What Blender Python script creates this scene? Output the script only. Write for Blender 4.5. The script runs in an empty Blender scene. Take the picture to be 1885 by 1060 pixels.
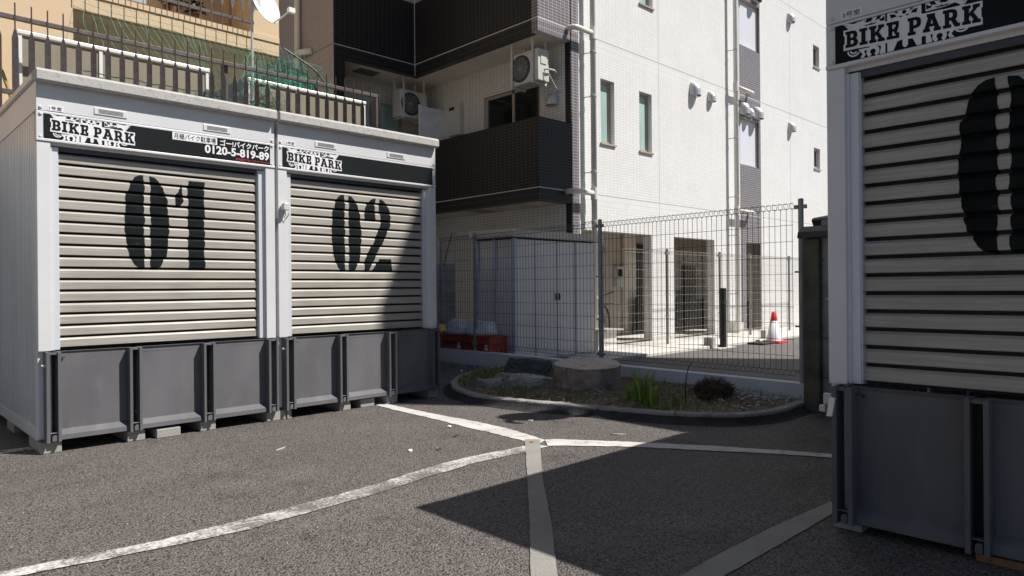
import bpy, bmesh, math, random
from mathutils import Vector, Matrix, noise
R = math.radians
random.seed(7)
S = bpy.context.scene
C = bpy.data.collections.new("place"); S.collection.children.link(C)

# ------------------------------------------------------------------ camera
cam_d = bpy.data.cameras.new("camera"); cam = bpy.data.objects.new("camera", cam_d); C.objects.link(cam)
cam_d.sensor_width = 36; cam_d.lens = 1281.69 / 1885 * 36; cam_d.clip_end = 600; cam_d.clip_start = .05
rx = Vector((0.71589, -0.69816, -0.00892)); uy = Vector((0.00682, -0.00578, 0.99996)); fw = Vector((0.69818, 0.71592, -0.00062))
M = Matrix((rx, uy, -fw)).transposed().to_4x4(); M.translation = (0, 0, 1.1); cam.matrix_world = M
S.camera = cam
# ------------------------------------------------------------------ light
SUN = Vector((1.115, -1.575, 2.555)).normalized()
w = bpy.data.worlds.new("World"); S.world = w; w.use_nodes = True
nt = w.node_tree; bg = nt.nodes["Background"]; sky = nt.nodes.new("ShaderNodeTexSky"); sky.sky_type = 'NISHITA'
sky.sun_disc = False; sky.sun_elevation = math.asin(SUN.z); sky.sun_rotation = math.atan2(SUN.x, SUN.y)
sky.air_density = 1.0; sky.dust_density = .7; sky.ozone_density = 2.5
nt.links.new(sky.outputs[0], bg.inputs[0]); bg.inputs[1].default_value = 0.05
sun_d = bpy.data.lights.new("sun", 'SUN'); sun = bpy.data.objects.new("sun", sun_d); C.objects.link(sun)
sun_d.energy = 5.0; sun_d.angle = R(.53); sun_d.color = (1, .955, .89)
sun.rotation_euler = SUN.to_track_quat('Z', 'Y').to_euler(); sun.location = (5, -8, 12)
S.view_settings.view_transform = 'Standard'; S.view_settings.look = 'None'; S.view_settings.gamma = 1
S.view_settings.use_curve_mapping = False; S.view_settings.exposure = 0.34

# ------------------------------------------------------------------ materials
def newmat(name):
    m = bpy.data.materials.new(name); m.use_nodes = True
    t = m.node_tree; return m, t, t.nodes, t.links, t.nodes["Principled BSDF"]
def rgb(c): return (c[0], c[1], c[2], 1)
def mix(t, fac, a, b, mode='MIX'):
    n = t.nodes.new("ShaderNodeMix"); n.data_type = 'RGBA'; n.blend_type = mode
    for sock, v in ((n.inputs[0], fac), (n.inputs[6], a), (n.inputs[7], b)):
        if hasattr(v, 'is_linked') or hasattr(v, 'links'): t.links.new(v, sock)
        elif isinstance(v, (int, float)): sock.default_value = v
        else: sock.default_value = rgb(v)
    return n.outputs[2]
def math_(t, op, a, b=None, c=None):
    n = t.nodes.new("ShaderNodeMath"); n.operation = op
    for i, v in enumerate((a, b, c)):
        if v is None: continue
        if isinstance(v, (int, float)): n.inputs[i].default_value = v
        else: t.links.new(v, n.inputs[i])
    return n.outputs[0]
def coords(t, kind='Object', scale=(1, 1, 1)):
    tc = t.nodes.new("ShaderNodeTexCoord"); mp = t.nodes.new("ShaderNodeMapping"); mp.inputs['Scale'].default_value = scale
    t.links.new(tc.outputs[kind], mp.inputs[0]); return mp.outputs[0]
def nz(t, vec, scale, detail=4, rough=.55):
    n = t.nodes.new("ShaderNodeTexNoise"); n.inputs['Scale'].default_value = scale; n.inputs['Detail'].default_value = detail
    n.inputs['Roughness'].default_value = rough; t.links.new(vec, n.inputs['Vector']); return n.outputs['Fac']
def ramp(t, fac, a, b, ca=(0, 0, 0), cb=(1, 1, 1)):
    n = t.nodes.new("ShaderNodeValToRGB"); n.color_ramp.elements[0].position = a; n.color_ramp.elements[1].position = b
    n.color_ramp.elements[0].color = rgb(ca); n.color_ramp.elements[1].color = rgb(cb); t.links.new(fac, n.inputs[0]); return n.outputs[0]
def bump(t, h, strength, dist=.01):
    n = t.nodes.new("ShaderNodeBump"); n.inputs['Strength'].default_value = strength; n.inputs['Distance'].default_value = dist
    t.links.new(h, n.inputs['Height']); return n.outputs[0]
def mat(name, col, rough=.5, metal=0, amt=.18, ns=3, scale=(1, 1, 1), b=0, bs=60, spec=.5, dirt=None, fine=0):
    m, t, N, L, p = newmat(name); v = coords(t, 'Object', scale)
    f = ramp(t, nz(t, v, ns, 6), .3, .7)
    c = mix(t, f, [x * (1 - amt) for x in col], [min(1, x * (1 + amt * .6)) for x in col])
    if fine: c = mix(t, ramp(t, nz(t, v, bs * 1.7, 2), .35, .65), c, [x * (1 - fine) for x in col])
    if dirt: c = mix(t, ramp(t, nz(t, v, dirt[1], 8, .7), dirt[2], dirt[3]), c, dirt[0])
    L.new(c, p.inputs['Base Color']); p.inputs['Roughness'].default_value = rough; p.inputs['Metallic'].default_value = metal
    p.inputs['Specular IOR Level'].default_value = spec
    if b: L.new(bump(t, nz(t, v, bs, 4), b), p.inputs['Normal'])
    return m
def tile_mat(name, col, mortar, rough=.3, spec=.5, var=.12, line=None, joints=(), jcol=None, bw=.1, rh=.05, soldier=True, ms=.0035):
    """small glazed facade tiles on world axes, upright course below every floor joint"""
    m, t, N, L, p = newmat(name)
    g = N.new("ShaderNodeNewGeometry"); sp = N.new("ShaderNodeSeparateXYZ"); L.new(g.outputs['Position'], sp.inputs[0])
    sn = N.new("ShaderNodeSeparateXYZ"); L.new(g.outputs['True Normal'], sn.inputs[0])
    ax = math_(t, 'ABSOLUTE', sn.outputs[0]); ay = math_(t, 'ABSOLUTE', sn.outputs[1])
    u = math_(t, 'ADD', math_(t, 'MULTIPLY', sp.outputs[0], ay), math_(t, 'MULTIPLY', sp.outputs[1], ax))
    zz = math_(t, 'SUBTRACT', sp.outputs[2], .015)
    cb = N.new("ShaderNodeCombineXYZ"); L.new(u, cb.inputs[0]); L.new(zz, cb.inputs[1])
    def brick(w_, h_):
        b = N.new("ShaderNodeTexBrick"); b.offset = 0; b.squash = 1; L.new(cb.outputs[0], b.inputs['Vector'])
        b.inputs['Scale'].default_value = 1; b.inputs['Mortar Size'].default_value = ms; b.inputs['Mortar Smooth'].default_value = .1
        b.inputs['Brick Width'].default_value = w_; b.inputs['Row Height'].default_value = h_; b.inputs['Bias'].default_value = 0
        b.inputs['Color1'].default_value = rgb(col); b.inputs['Color2'].default_value = rgb([c * (1 - var) for c in col])
        b.inputs['Mortar'].default_value = rgb(mortar); return b
    b1 = brick(bw, rh); c = b1.outputs['Color']; h = b1.outputs['Fac']
    zf = math_(t, 'FLOORED_MODULO', math_(t, 'SUBTRACT', sp.outputs[2], 2.512), 2.735)
    if soldier:
        b2 = brick(.05, .1); s = math_(t, 'LESS_THAN', zf, .205); c = mix(t, s, c, b2.outputs['Color'])
    if line:
        d = math_(t, 'ABSOLUTE', math_(t, 'SUBTRACT', zf, .205)); c = mix(t, math_(t, 'LESS_THAN', d, .008), c, line)
    for j in joints:
        d = math_(t, 'ABSOLUTE', math_(t, 'SUBTRACT', u, j)); c = mix(t, math_(t, 'LESS_THAN', d, .008), c, jcol or line)
    v = coords(t, 'Object'); c = mix(t, ramp(t, nz(t, v, 1.2, 6), .35, .75), c, [.95, .945, .935], 'MULTIPLY')
    c = mix(t, ramp(t, nz(t, coords(t, 'Object', (5, 5, .22)), 1.6, 6, .6), .55, .75), c, [.92, .915, .90], 'MULTIPLY')
    L.new(c, p.inputs['Base Color']); p.inputs['Roughness'].default_value = rough; p.inputs['Specular IOR Level'].default_value = spec
    L.new(bump(t, h, -.4, .003), p.inputs['Normal'])
    return m
def asphalt_mat(name, c1, c2, patch, vs=85, marks=False):
    m, t, N, L, p = newmat(name); v = coords(t, 'Object')
    vo = N.new("ShaderNodeTexVoronoi"); vo.inputs['Scale'].default_value = vs; L.new(v, vo.inputs['Vector'])
    sc = N.new("ShaderNodeSeparateColor"); L.new(vo.outputs['Color'], sc.inputs[0])
    c = mix(t, ramp(t, sc.outputs[0], .0, 1.0), c1, c2)
    c = mix(t, ramp(t, vo.outputs['Distance'], .45, .8), c, [x * .45 for x in c1])
    c = mix(t, ramp(t, nz(t, v, 52, 3, .6),   .62, .68), c, [x * .28 for x in c1])
    c = mix(t, ramp(t, nz(t, v, 170, 2), .66, .72), c, [min(.5, x * 1.7) for x in c2])
    c = mix(t, ramp(t, nz(t, v, .55, 6, .6), .35, .7), c, patch, 'MULTIPLY')
    if marks: # drip stains, scuffed bands and pale dusty patches of the car park
        c = mix(t, ramp(t, nz(t, v, 1.7, 9, .78), .54, .68), c, (.60, .59, .61), 'MULTIPLY')
        c = mix(t, ramp(t, nz(t, coords(t, 'Object', (.35, 2.6, 1)), 1.3, 6, .65), .56, .74), c, (.72, .71, .71), 'MULTIPLY')
        c = mix(t, ramp(t, nz(t, v, .8, 9, .74), .56, .68), c, (1.3, 1.27, 1.25), 'MULTIPLY')
        c = mix(t, ramp(t, nz(t, v, 7, 6, .7), .66, .74), c, (.45, .45, .46), 'MULTIPLY')
    L.new(c, p.inputs['Base Color']); p.inputs['Roughness'].default_value = .75; p.inputs['Specular IOR Level'].default_value = .35
    hh = math_(t, 'SUBTRACT', math_(t, 'MULTIPLY', nz(t, v, 40, 6, .65), 1.1), math_(t, 'MULTIPLY', vo.outputs['Distance'], .8))
    L.new(bump(t, hh, 1.0, .012), p.inputs['Normal']); return m
def paint_mat(name, col, wear0, wear1, under=(.17, .15, .137), ns=9):
    m, t, N, L, p = newmat(name); v = coords(t, 'Object')
    f = math_(t, 'MULTIPLY', nz(t, v, 60, 5, .75), 1.0); g2 = nz(t, v, ns, 5, .6)
    k = ramp(t, math_(t, 'ADD', math_(t, 'MULTIPLY', f, .55), math_(t, 'MULTIPLY', g2, .45)), wear0, wear1)
    c = mix(t, k, col, under)
    c = mix(t, ramp(t, nz(t, v, 3, 5), .4, .7), c, [.8, .79, .77], 'MULTIPLY')
    L.new(c, p.inputs['Base Color']); p.inputs['Roughness'].default_value = .75
    L.new(bump(t, nz(t, v, 90, 4), .7, .006), p.inputs['Normal']); return m

m_asph = asphalt_mat("asphalt", (.132, .119, .111), (.26, .232, .215), (.82, .81, .81), 105, True)
m_drive = asphalt_mat("driveway asphalt", (.15, .14, .132), (.25, .235, .225), (.85, .85, .85), 120)
m_conc = mat("pale concrete", (.62, .6, .56), .85, b=.3, bs=40, amt=.14, fine=.12)
m_block = mat("concrete block", (.40, .385, .35), .9, b=.5, bs=90, amt=.25, fine=.2)
m_blockdark = mat("weathered block", (.40, .40, .37), .9, b=.5, bs=50, amt=.4, ns=2)
m_lowwall = mat("low wall concrete", (.68, .70, .75), .85, b=.25, bs=50, amt=.2, ns=2, fine=.1)
m_kerb = mat("kerb concrete", (.36, .345, .32), .9, b=.8, bs=70, amt=.35, ns=5, fine=.3)
m_wood = mat("brown wood", (.30, .14, .065), .8, amt=.4, scale=(1, 8, 8), ns=4)
m_line = paint_mat("white road paint", (.60, .585, .56), .545, .62)
m_linew = paint_mat("worn road paint", (.60, .585, .565), .44, .54, ns=3)
m_tape = paint_mat("grey line tape", (.29, .275, .25), .60, .72)
m_white = tile_mat("white facade tile", (.80, .793, .785), (.58, .575, .57), .35, .4, .05, line=(.40, .39, .38), joints=(11.55, 14.735, 17.42), jcol=(.42, .41, .4))
m_whiteb = tile_mat("white recess tile", (.74, .72, .69), (.32, .31, .30), .4, .4, .08, line=(.3, .3, .3))
m_dark_shade = tile_mat("shaded dark facade tile", (.012, .011, .012), (.07, .067, .067), .5, .35, .3, line=(.55, .54, .52))  # dark tile with its shade put into the colour
m_dark_lit = tile_mat("sunlit dark purple tile", (.16, .14, .155), (.50, .48, .48), .38, .6, .2, line=(.6, .58, .56))  # same dark tile with its sunlit sheen put into the colour
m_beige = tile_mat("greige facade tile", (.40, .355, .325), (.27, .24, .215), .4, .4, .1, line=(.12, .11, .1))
m_soffit = mat("soffit paint", (.74, .67, .57), .9, amt=.1)
m_inner = mat("inner wall paint", (.55, .49, .42), .9, amt=.12)
m_void = mat("dark doorway", (.02, .018, .016), .6)
m_louv = mat("black louvre", (.012, .012, .012), .5)
m_frame = mat("bronze window frame", (.42, .35, .30), .45, amt=.1)
m_framew = mat("grey window frame", (.42, .40, .37), .45, amt=.1)
m_teal = mat("frosted teal pane", (.36, .52, .47), .18, amt=.2, ns=2, scale=(3, 3, .4), spec=.5)
m_lav = mat("frosted white pane", (.68, .68, .74), .3, amt=.04, ns=.6)
m_glass = mat("dark window glass", (.02, .024, .024), .06, spec=.8, amt=.5)
m_pipe = mat("pvc pipe", (.70, .68, .64), .45, amt=.08)
m_hood = mat("aluminium hood", (.55, .56, .57), .4, .35, amt=.08)
m_acw = mat("white casing", (.58, .57, .53), .45, amt=.1)
m_acd = mat("fan grille", (.05, .05, .05), .6)
m_silver = mat("galvanised paint", (.69, .695, .71), .38, .1, amt=.06, ns=2, spec=.5)
m_guide = mat("aluminium guide", (.66, .68, .72), .35, .2, amt=.06, scale=(1, 1, .2))
m_side = mat("ribbed silver sheet", (.62, .65, .70), .28, .3, amt=.12, ns=1.5, scale=(1, 6, .4))
m_cap = mat("weathered roof edge", (.50, .485, .465), .7, amt=.14, ns=5, b=.25, bs=120, dirt=((.24, .225, .205), 24, .52, .74), fine=.2)
m_black = mat("sign black", (.008, .011, .013), .6, amt=.3, ns=1, spec=.15)
m_wht = mat("sign white", (.80, .80, .82), .5, amt=.04)
m_red = mat("sign red", (.6, .04, .05), .5)
m_num = mat("stencil paint", (.008, .011, .012), .7, amt=.5, ns=9, spec=.12, dirt=((.05, .048, .045), 30, .62, .75))
m_ramp = mat("grey ramp paint", (.130, .129, .139), .6, 0, spec=.3, amt=.22, ns=2.2, b=.08, bs=90, scale=(1, 1, .45), dirt=((.155, .15, .148), 9, .55, .75))
m_rampd = mat("dark steel", (.07, .074, .085), .45, .2, amt=.2)
m_fence = mat("fence steel", (.36, .385, .375), .5, .3, amt=.25)
m_wire = mat("fence wire", (.085, .09, .083), .5, .3, amt=.2)
m_wirel = mat("pale fence wire", (.42, .39, .34), .5, .2, amt=.1)
m_postl = mat("pale fence post", (.26, .25, .23), .5, .2, amt=.1)
m_shed = mat("shed steel", (.82, .775, .74), .45, .1, amt=.06)
m_shedt = mat("shed trim", (.55, .61, .72), .4, .2, amt=.05)
m_shedr = mat("shed roof", (.70, .62, .51), .6, amt=.1)
m_crate = mat("red plastic", (.50, .045, .03), .45, amt=.2, ns=9)
m_bag = mat("white plastic bag", (.72, .73, .78), .35, amt=.08, b=.5, bs=14)
m_cream = mat("cream render", (.66, .50, .33), .9, b=.3, bs=120, amt=.08, ns=1.5, fine=.07)
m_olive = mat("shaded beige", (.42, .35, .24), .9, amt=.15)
m_iron = mat("brown iron", (.10, .08, .076), .5, .2, amt=.35, ns=14, b=.2)
m_alu = mat("white aluminium", (.80, .79, .77), .35, .2, amt=.06)
m_panel = mat("beige panel", (.235, .205, .145), .6, amt=.1, scale=(9, 1, .4))
m_net = mat("green net", (.045, .36, .23), .6, amt=.3)
m_dish = mat("dish white", (.78, .78, .76), .4, amt=.05)
m_soil = mat("soil", (.24, .165, .115), .95, b=1, bs=45, amt=.6, ns=9, fine=.4, dirt=((.30, .22, .15), 22, .55, .75))
m_grass = mat("grass", (.20, .27, .07), .7, amt=.5, ns=14)
m_lily = mat("lily leaf", (.24, .38, .06), .45, amt=.35, ns=9)
m_dry = mat("dry leaf", (.36, .25, .15), .8, amt=.5, ns=25)
m_gravel = mat("gravel", (.42, .42, .41), .9, amt=.5, ns=30)
m_rock = mat("garden rock", (.34, .315, .28), .85, b=1, bs=16, amt=.5, ns=4, dirt=((.52, .49, .44), 8, .5, .65))
m_rockd = mat("dark garden rock", (.10, .115, .115), .8, b=1, bs=14, amt=.5, ns=5)
m_bark = mat("bark", (.29, .235, .20), .95, b=1, bs=24, amt=.5, ns=7, dirt=((.42, .37, .33), 11, .55, .66))
m_root = mat("root fibre", (.085, .05, .035), .95, amt=.5, ns=20)
m_twig = mat("dark twig", (.03, .032, .022), .8)
m_orange = mat("cone red", (.75, .03, .03), .5, amt=.1)
m_rubber = mat("black rubber", (.02, .022, .022), .6)
m_yellow = mat("yellow rubber", (.45, .30, .06), .6, amt=.3, ns=30)
m_olivec = mat("mossy concrete", (.12, .12, .092), .95, b=.6, bs=40, amt=.5, ns=4)
m_pan = mat("concrete panel", (.32, .33, .31), .9, b=.5, bs=30, amt=.35, ns=4)
m_tilek = mat("roof tile", (.05, .053, .05), .6, b=.4, bs=30, amt=.4)
m_house = mat("house render", (.24, .22, .20), .9, amt=.1)
m_plank = mat("pale plank", (.55, .5, .43), .8, amt=.2)

def stump_mat():
    m, t, N, L, p = newmat("cut wood"); v = coords(t, 'Object')
    ln = N.new("ShaderNodeVectorMath"); ln.operation = 'LENGTH'; L.new(v, ln.inputs[0])
    r = math_(t, 'ADD', math_(t, 'MULTIPLY', ln.outputs['Value'], 1.0), math_(t, 'MULTIPLY', nz(t, v, 5, 3), .1))
    rings = math_(t, 'SINE', math_(t, 'MULTIPLY', r, 260.))
    c = mix(t, ramp(t, rings, 0, 1), (.66, .56, .46), (.56, .46, .36))
    c = mix(t, ramp(t, nz(t, v, 6, 6, .7), .5, .66), c, (.40, .31, .23))
    c = mix(t, ramp(t, r, .03, .10, (1, 1, 1), (0, 0, 0)), c, (.10, .055, .03))
    L.new(c, p.inputs['Base Color']); p.inputs['Roughness'].default_value = .9
    L.new(bump(t, nz(t, v, 40, 4), .6), p.inputs['Normal']); return m
m_cut = stump_mat()
def shutter_mat():
    m, t, N, L, p = newmat("shutter slats"); v = coords(t, 'Object', (.5, 1, 120)); v2 = coords(t, 'Object', (2, 1, 60)); v3 = coords(t, 'Object')
    c = mix(t, ramp(t, nz(t, v, 1.6, 5, .7), .3, .7), (.31, .288, .255), (.45, .42, .375))
    c = mix(t, ramp(t, nz(t, v2, 1.5, 4), .45, .75), c, (.49, .46, .41))
    c = mix(t, ramp(t, nz(t, v3, 2.2, 6), .4, .75), c, (.8, .79, .78), 'MULTIPLY')
    L.new(c, p.inputs['Base Color']); p.inputs['Roughness'].default_value = .42; p.inputs['Metallic'].default_value = .15
    L.new(bump(t, nz(t, v, 1.6, 3), .12, .004), p.inputs['Normal']); return m
m_shut = shutter_mat(); m_groove_shade = mat('slat groove shade', (.045, .040, .032), .8, amt=.4, ns=8)  # second material: dark tone standing in for shade in the slat grooves

# ------------------------------------------------------------------ geometry helpers
class MB:
    def __init__(s): s.v = []; s.f = []
    def add(s, vs, fs):
        o = len(s.v); s.v += [tuple(x) for x in vs]; s.f += [tuple(i + o for i in f) for f in fs]; return s
    def box(s, x0, y0, z0, x1, y1, z1):
        return s.add([(x0, y0, z0), (x1, y0, z0), (x1, y1, z0), (x0, y1, z0), (x0, y0, z1), (x1, y0, z1), (x1, y1, z1), (x0, y1, z1)],
                     [(0, 3, 2, 1), (4, 5, 6, 7), (0, 1, 5, 4), (1, 2, 6, 5), (2, 3, 7, 6), (3, 0, 4, 7)])
    def quad(s, a, b, c, d): return s.add([a, b, c, d], [(0, 1, 2, 3)])
    def prism(s, poly, a0, a1, plane='xz'):
        f = {'xz': lambda p, a: (p[0], a, p[1]), 'yz': lambda p, a: (a, p[0], p[1]), 'xy': lambda p, a: (p[0], p[1], a)}[plane]
        n = len(poly); vs = [f(p, a0) for p in poly] + [f(p, a1) for p in poly]
        return s.add(vs, [tuple(range(n)), tuple(range(2 * n - 1, n - 1, -1))] + [(i, i + n, (i + 1) % n + n, (i + 1) % n) for i in range(n)])
    def tube(s, path, r, n=6, cap=True):
        P = [Vector(p) for p in path]; rings = []; m = len(P); rr = r if isinstance(r, (list, tuple)) else [r] * m
        prev = None
        for i in range(m):
            d = (P[min(i + 1, m - 1)] - P[max(i - 1, 0)]).normalized()
            if prev is None: a = d.orthogonal().normalized()
            else: a = (prev - d * prev.dot(d)).normalized()
            prev = a; b = d.cross(a)
            rings.append([P[i] + (a * math.cos(2 * math.pi * k / n) + b * math.sin(2 * math.pi * k / n)) * rr[i] for k in range(n)])
        vs = [q for rg in rings for q in rg]; fs = []
        for i in range(m - 1):
            for k in range(n): fs.append((i * n + k, i * n + (k + 1) % n, (i + 1) * n + (k + 1) % n, (i + 1) * n + k))
        if cap: fs += [tuple(range(n - 1, -1, -1)), tuple((m - 1) * n + k for k in range(n))]
        return s.add(vs, fs)
    def lathe(s, prof, c=(0, 0, 0), n=24, axis='z', arc=None):
        vs = []; fs = []; m = len(prof)
        for i in range(n):
            a = 2 * math.pi * i / n; ca, sa = math.cos(a), math.sin(a)
            for r, h in prof:
                p = {'z': (r * ca, r * sa, h), 'y': (r * ca, h, r * sa), 'x': (h, r * ca, r * sa)}[axis]
                vs.append((p[0] + c[0], p[1] + c[1], p[2] + c[2]))
        for i in range(n):
            for j in range(m - 1): fs.append((i * m + j, ((i + 1) % n) * m + j, ((i + 1) % n) * m + j + 1, i * m + j + 1))
        return s.add(vs, fs)
    def build(s, name, m, parent=None, bevel=0, smooth=False, loc=None, recalc=True, **tags):
        me = bpy.data.meshes.new(name); me.from_pydata(s.v, [], s.f); me.materials.append(m)
        bm = bmesh.new(); bm.from_mesh(me)
        bmesh.ops.remove_doubles(bm, verts=bm.verts, dist=1e-6)
        if recalc: bmesh.ops.recalc_face_normals(bm, faces=bm.faces)
        bm.to_mesh(me); bm.free()
        if smooth: me.polygons.foreach_set('use_smooth', [True] * len(me.polygons))
        o = bpy.data.objects.new(name, me); C.objects.link(o); o.parent = parent
        if loc: o.location = loc
        if bevel:
            b = o.modifiers.new('bevel', 'BEVEL'); b.width = bevel; b.segments = 2; b.limit_method = 'ANGLE'; b.angle_limit = R(40)
        return tag(o, **tags)
def tag(o, label=None, cat=None, group=None, kind=None):
    if label: o['label'] = label
    if cat: o['category'] = cat
    if group: o['group'] = group
    if kind: o['kind'] = kind
    return o
def empty(name, loc=(0, 0, 0), rz=0, **t):
    o = bpy.data.objects.new(name, None); C.objects.link(o); o.location = loc; o.rotation_euler = (0, 0, rz); o.empty_display_size = .2
    return tag(o, **t)
def copy_tree(o, parent=None):
    c = o.copy(); C.objects.link(c); c.parent = parent
    for ch in list(o.children): copy_tree(ch, c)
    return c
def curve_mesh(name, polys, m, parent, y, ext=.0004, f=lambda p: p):
    """flat filled outlines (holes allowed) standing in the local xz plane"""
    cu = bpy.data.curves.new(name, 'CURVE'); cu.dimensions = '2D'; cu.fill_mode = 'BOTH'; cu.extrude = ext
    for P in polys:
        sp = cu.splines.new('POLY'); sp.points.add(len(P) - 1); sp.use_cyclic_u = True
        for q, p in zip(sp.points, P): p = f(p); q.co = (p[0], p[1], 0, 1)
    return _flat(name, cu, m, parent, y)
def _flat(name, cu, m, parent, y, xf=None):
    to = bpy.data.objects.new("tmp", cu); C.objects.link(to); dg = bpy.context.evaluated_depsgraph_get(); dg.update()
    me = bpy.data.meshes.new_from_object(to.evaluated_get(dg)); bpy.data.objects.remove(to); bpy.data.curves.remove(cu)
    me.name = name; me.materials.clear(); me.materials.append(m)
    for v in me.vertices: v.co = (v.co.x, y - v.co.z, v.co.y)
    o = bpy.data.objects.new(name, me); C.objects.link(o); o.parent = parent; return o
def text(name, s, m, parent, x0, x1, z0, z1, y, bold=0.0):
    cu = bpy.data.curves.new(name, 'FONT'); cu.body = s; cu.size = 1; cu.extrude = .002; cu.offset = bold; cu.resolution_u = 3
    o = _flat(name, cu, m, parent, 0)
    xs = [v.co.x for v in o.data.vertices]; zs = [v.co.z for v in o.data.vertices]
    ax, bx, az, bz = min(xs), max(xs), min(zs), max(zs)
    for v in o.data.vertices:
        v.co = (x0 + (v.co.x - ax) / (bx - ax) * (x1 - x0), y + v.co.y * .2, z0 + (v.co.z - az) / (bz - az) * (z1 - z0))
    return o
def holes_wall(mb, axis, pos, u0, u1, z0, z1, holes, depth):
    """wall sheet at axis=pos with rectangular openings and reveals going `depth` inward"""
    us = sorted({u0, u1, *[h[0] for h in holes], *[h[1] for h in holes]}); zs = sorted({z0, z1, *[h[2] for h in holes], *[h[3] for h in holes]})
    P = (lambda u, d, z: (u, pos + d, z)) if axis == 'y' else (lambda u, d, z: (pos + d, u, z))
    for a, b in zip(us, us[1:]):
        for c, d in zip(zs, zs[1:]):
            if any(h[0] <= a and b <= h[1] and h[2] <= c and d <= h[3] for h in holes): continue
            mb.quad(P(a, 0, c), P(b, 0, c), P(b, 0, d), P(a, 0, d))
    for a, b, c, d in holes:
        mb.quad(P(a, 0, c), P(a, depth, c), P(a, depth, d), P(a, 0, d)); mb.quad(P(b, 0, c), P(b, depth, c), P(b, depth, d), P(b, 0, d))
        mb.quad(P(a, 0, d), P(b, 0, d), P(b, depth, d), P(a, depth, d)); mb.quad(P(a, 0, c), P(b, 0, c), P(b, depth, c), P(a, depth, c))
    return mb

# ------------------------------------------------------------------ setting
MB().quad((-250, -250, 0), (250, -250, 0), (250, 250, 0), (-250, 250, 0)).build("ground", m_asph, kind="structure")
MB().quad((6.5, 1.2, .004), (60, 1.2, .004), (60, 12, .004), (6.6, 12, .004)).build("driveway", m_drive, kind="structure")
mb = MB().prism([(7.95, 6.27), (40, 6.27), (40, 13), (9.0, 13), (9.0, 7.5), (7.95, 7.5)], 0, .055, 'xy'); mb.build("apron", m_conc, kind="structure", bevel=.01)
def strip(name, left, right, z, m, jit=.006):
    n = min(len(left), len(right)); mb = MB()
    # fine subdivision and ragged edges as worn paint has
    def res(P, k=60):
        P = [Vector(p).to_2d() for p in P]; L = [0]
        for a, b in zip(P, P[1:]): L.append(L[-1] + (b - a).length)
        out = []
        for i in range(k + 1):
            s = L[-1] * i / k; j = max(q for q in range(len(L)) if L[q] <= s + 1e-9); j = min(j, len(P) - 2)
            out.append(P[j].lerp(P[j + 1], (s - L[j]) / (L[j + 1] - L[j])))
        return out
    A, B = res(left), res(right)
    A = [(p.x + random.uniform(-jit, jit), p.y + random.uniform(-jit, jit), z) for p in A]; B = [(p.x + random.uniform(-jit, jit), p.y + random.uniform(-jit, jit), z) for p in B]
    mb.add(A + B, [(i, i + 1, len(A) + i + 1, len(A) + i) for i in range(len(A) - 1)])
    return mb.build(name, m, kind="structure")
strip("parking_line", [(3.68, 5.79), (3.63, 5.3), (3.604, 4.64), (3.565, 4.16), (3.56, 3.92), (3.54, 3.66), (3.515, 3.36)],
      [(3.78, 5.71), (3.755, 5.16), (3.755, 4.69), (3.77, 4.3), (3.75, 3.88), (3.69, 3.58), (3.655, 3.41)], .004, m_line)
strip("parking_line", [(3.50, 3.385), (3.25, 3.41), (2.95, 3.435), (2.7, 3.43), (2.2, 3.34), (1.845, 3.305), (1.4, 3.284), (1.03, 3.275), (.655, 3.328), (.2, 3.40)],
      [(3.53, 3.27), (3.266, 3.272), (2.9, 3.288), (2.52, 3.254), (2.1, 3.181), (1.77, 3.166), (1.335, 3.13), (1.0, 3.17), (.637, 3.237), (.2, 3.33)], .0045, m_linew)
strip("parking_line", [(3.655, 3.42), (3.72, 3.393), (3.997, 2.972), (4.284, 2.497), (4.50, 2.061), (4.75, 1.5)],
      [(3.53, 3.28), (3.567, 3.254), (3.875, 2.881), (4.157, 2.424), (4.40, 2.015), (4.66, 1.45)], .005, m_line)
strip("marking_tape", [(3.561, 3.534), (2.942, 2.904), (2.335, 2.29), (1.897, 1.857), (1.2, 1.2)], [(3.637, 3.455), (2.93, 2.767), (2.37, 2.18), (1.968, 1.785), (1.28, 1.11)], .0055, m_tape, .002)
strip("marking_tape", [(3.6, 1.405), (3.08, 1.44), (2.66, 1.454), (2.3, 1.448), (1.2, 1.44)], [(3.6, 1.325), (3.096, 1.322), (2.786, 1.326), (2.413, 1.331), (1.2, 1.32)], .004, m_tape, .002)
strip("parking_line", [(.3, 6.0), (.82, 5.934), (1.004, 5.907), (1.3, 5.88)], [(.3, 5.88), (.804, 5.815), (.991, 5.80), (1.3, 5.77)], .0045, m_linew)

# ------------------------------------------------------------------ storage containers
Z0, PITCH = .70, .0802
PROF = [(0, .034), (.0128, .034), (.0136, .004), (.0165, .0), (.036, .0006), (.0640, .0012), (.0765, .0118), (.0772, .034), (.0802, .034)]
def prof(z):
    t = (z - Z0) % PITCH
    for (a, da), (b, db) in zip(PROF, PROF[1:]):
        if t <= b: return da + (db - da) * (t - a) / (b - a)
    return .034
YS = .058
DIG0 = [[(.684, 1.262), (.684, 1.965), (.655, 1.962), (.624, 1.945), (.59, 1.90), (.562, 1.80), (.552, 1.66), (.553, 1.56), (.562, 1.44), (.585, 1.36), (.615, 1.295), (.65, 1.267)],
        [(.727, 1.264), (.727, 1.962), (.76, 1.955), (.79, 1.925), (.815, 1.885), (.845, 1.79), (.858, 1.665), (.858, 1.56), (.848, 1.43), (.832, 1.36), (.80, 1.285), (.765, 1.262)]]
DIG1 = [[(.898, 1.735), (.905, 1.83), (.93, 1.86), (.952, 1.91), (.961, 1.905), (.961, 1.79), (.94, 1.755), (.91, 1.735)],
        [(1.0, 1.268), (1.0, 1.955), (1.124, 1.955), (1.124, 1.265)]]
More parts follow.
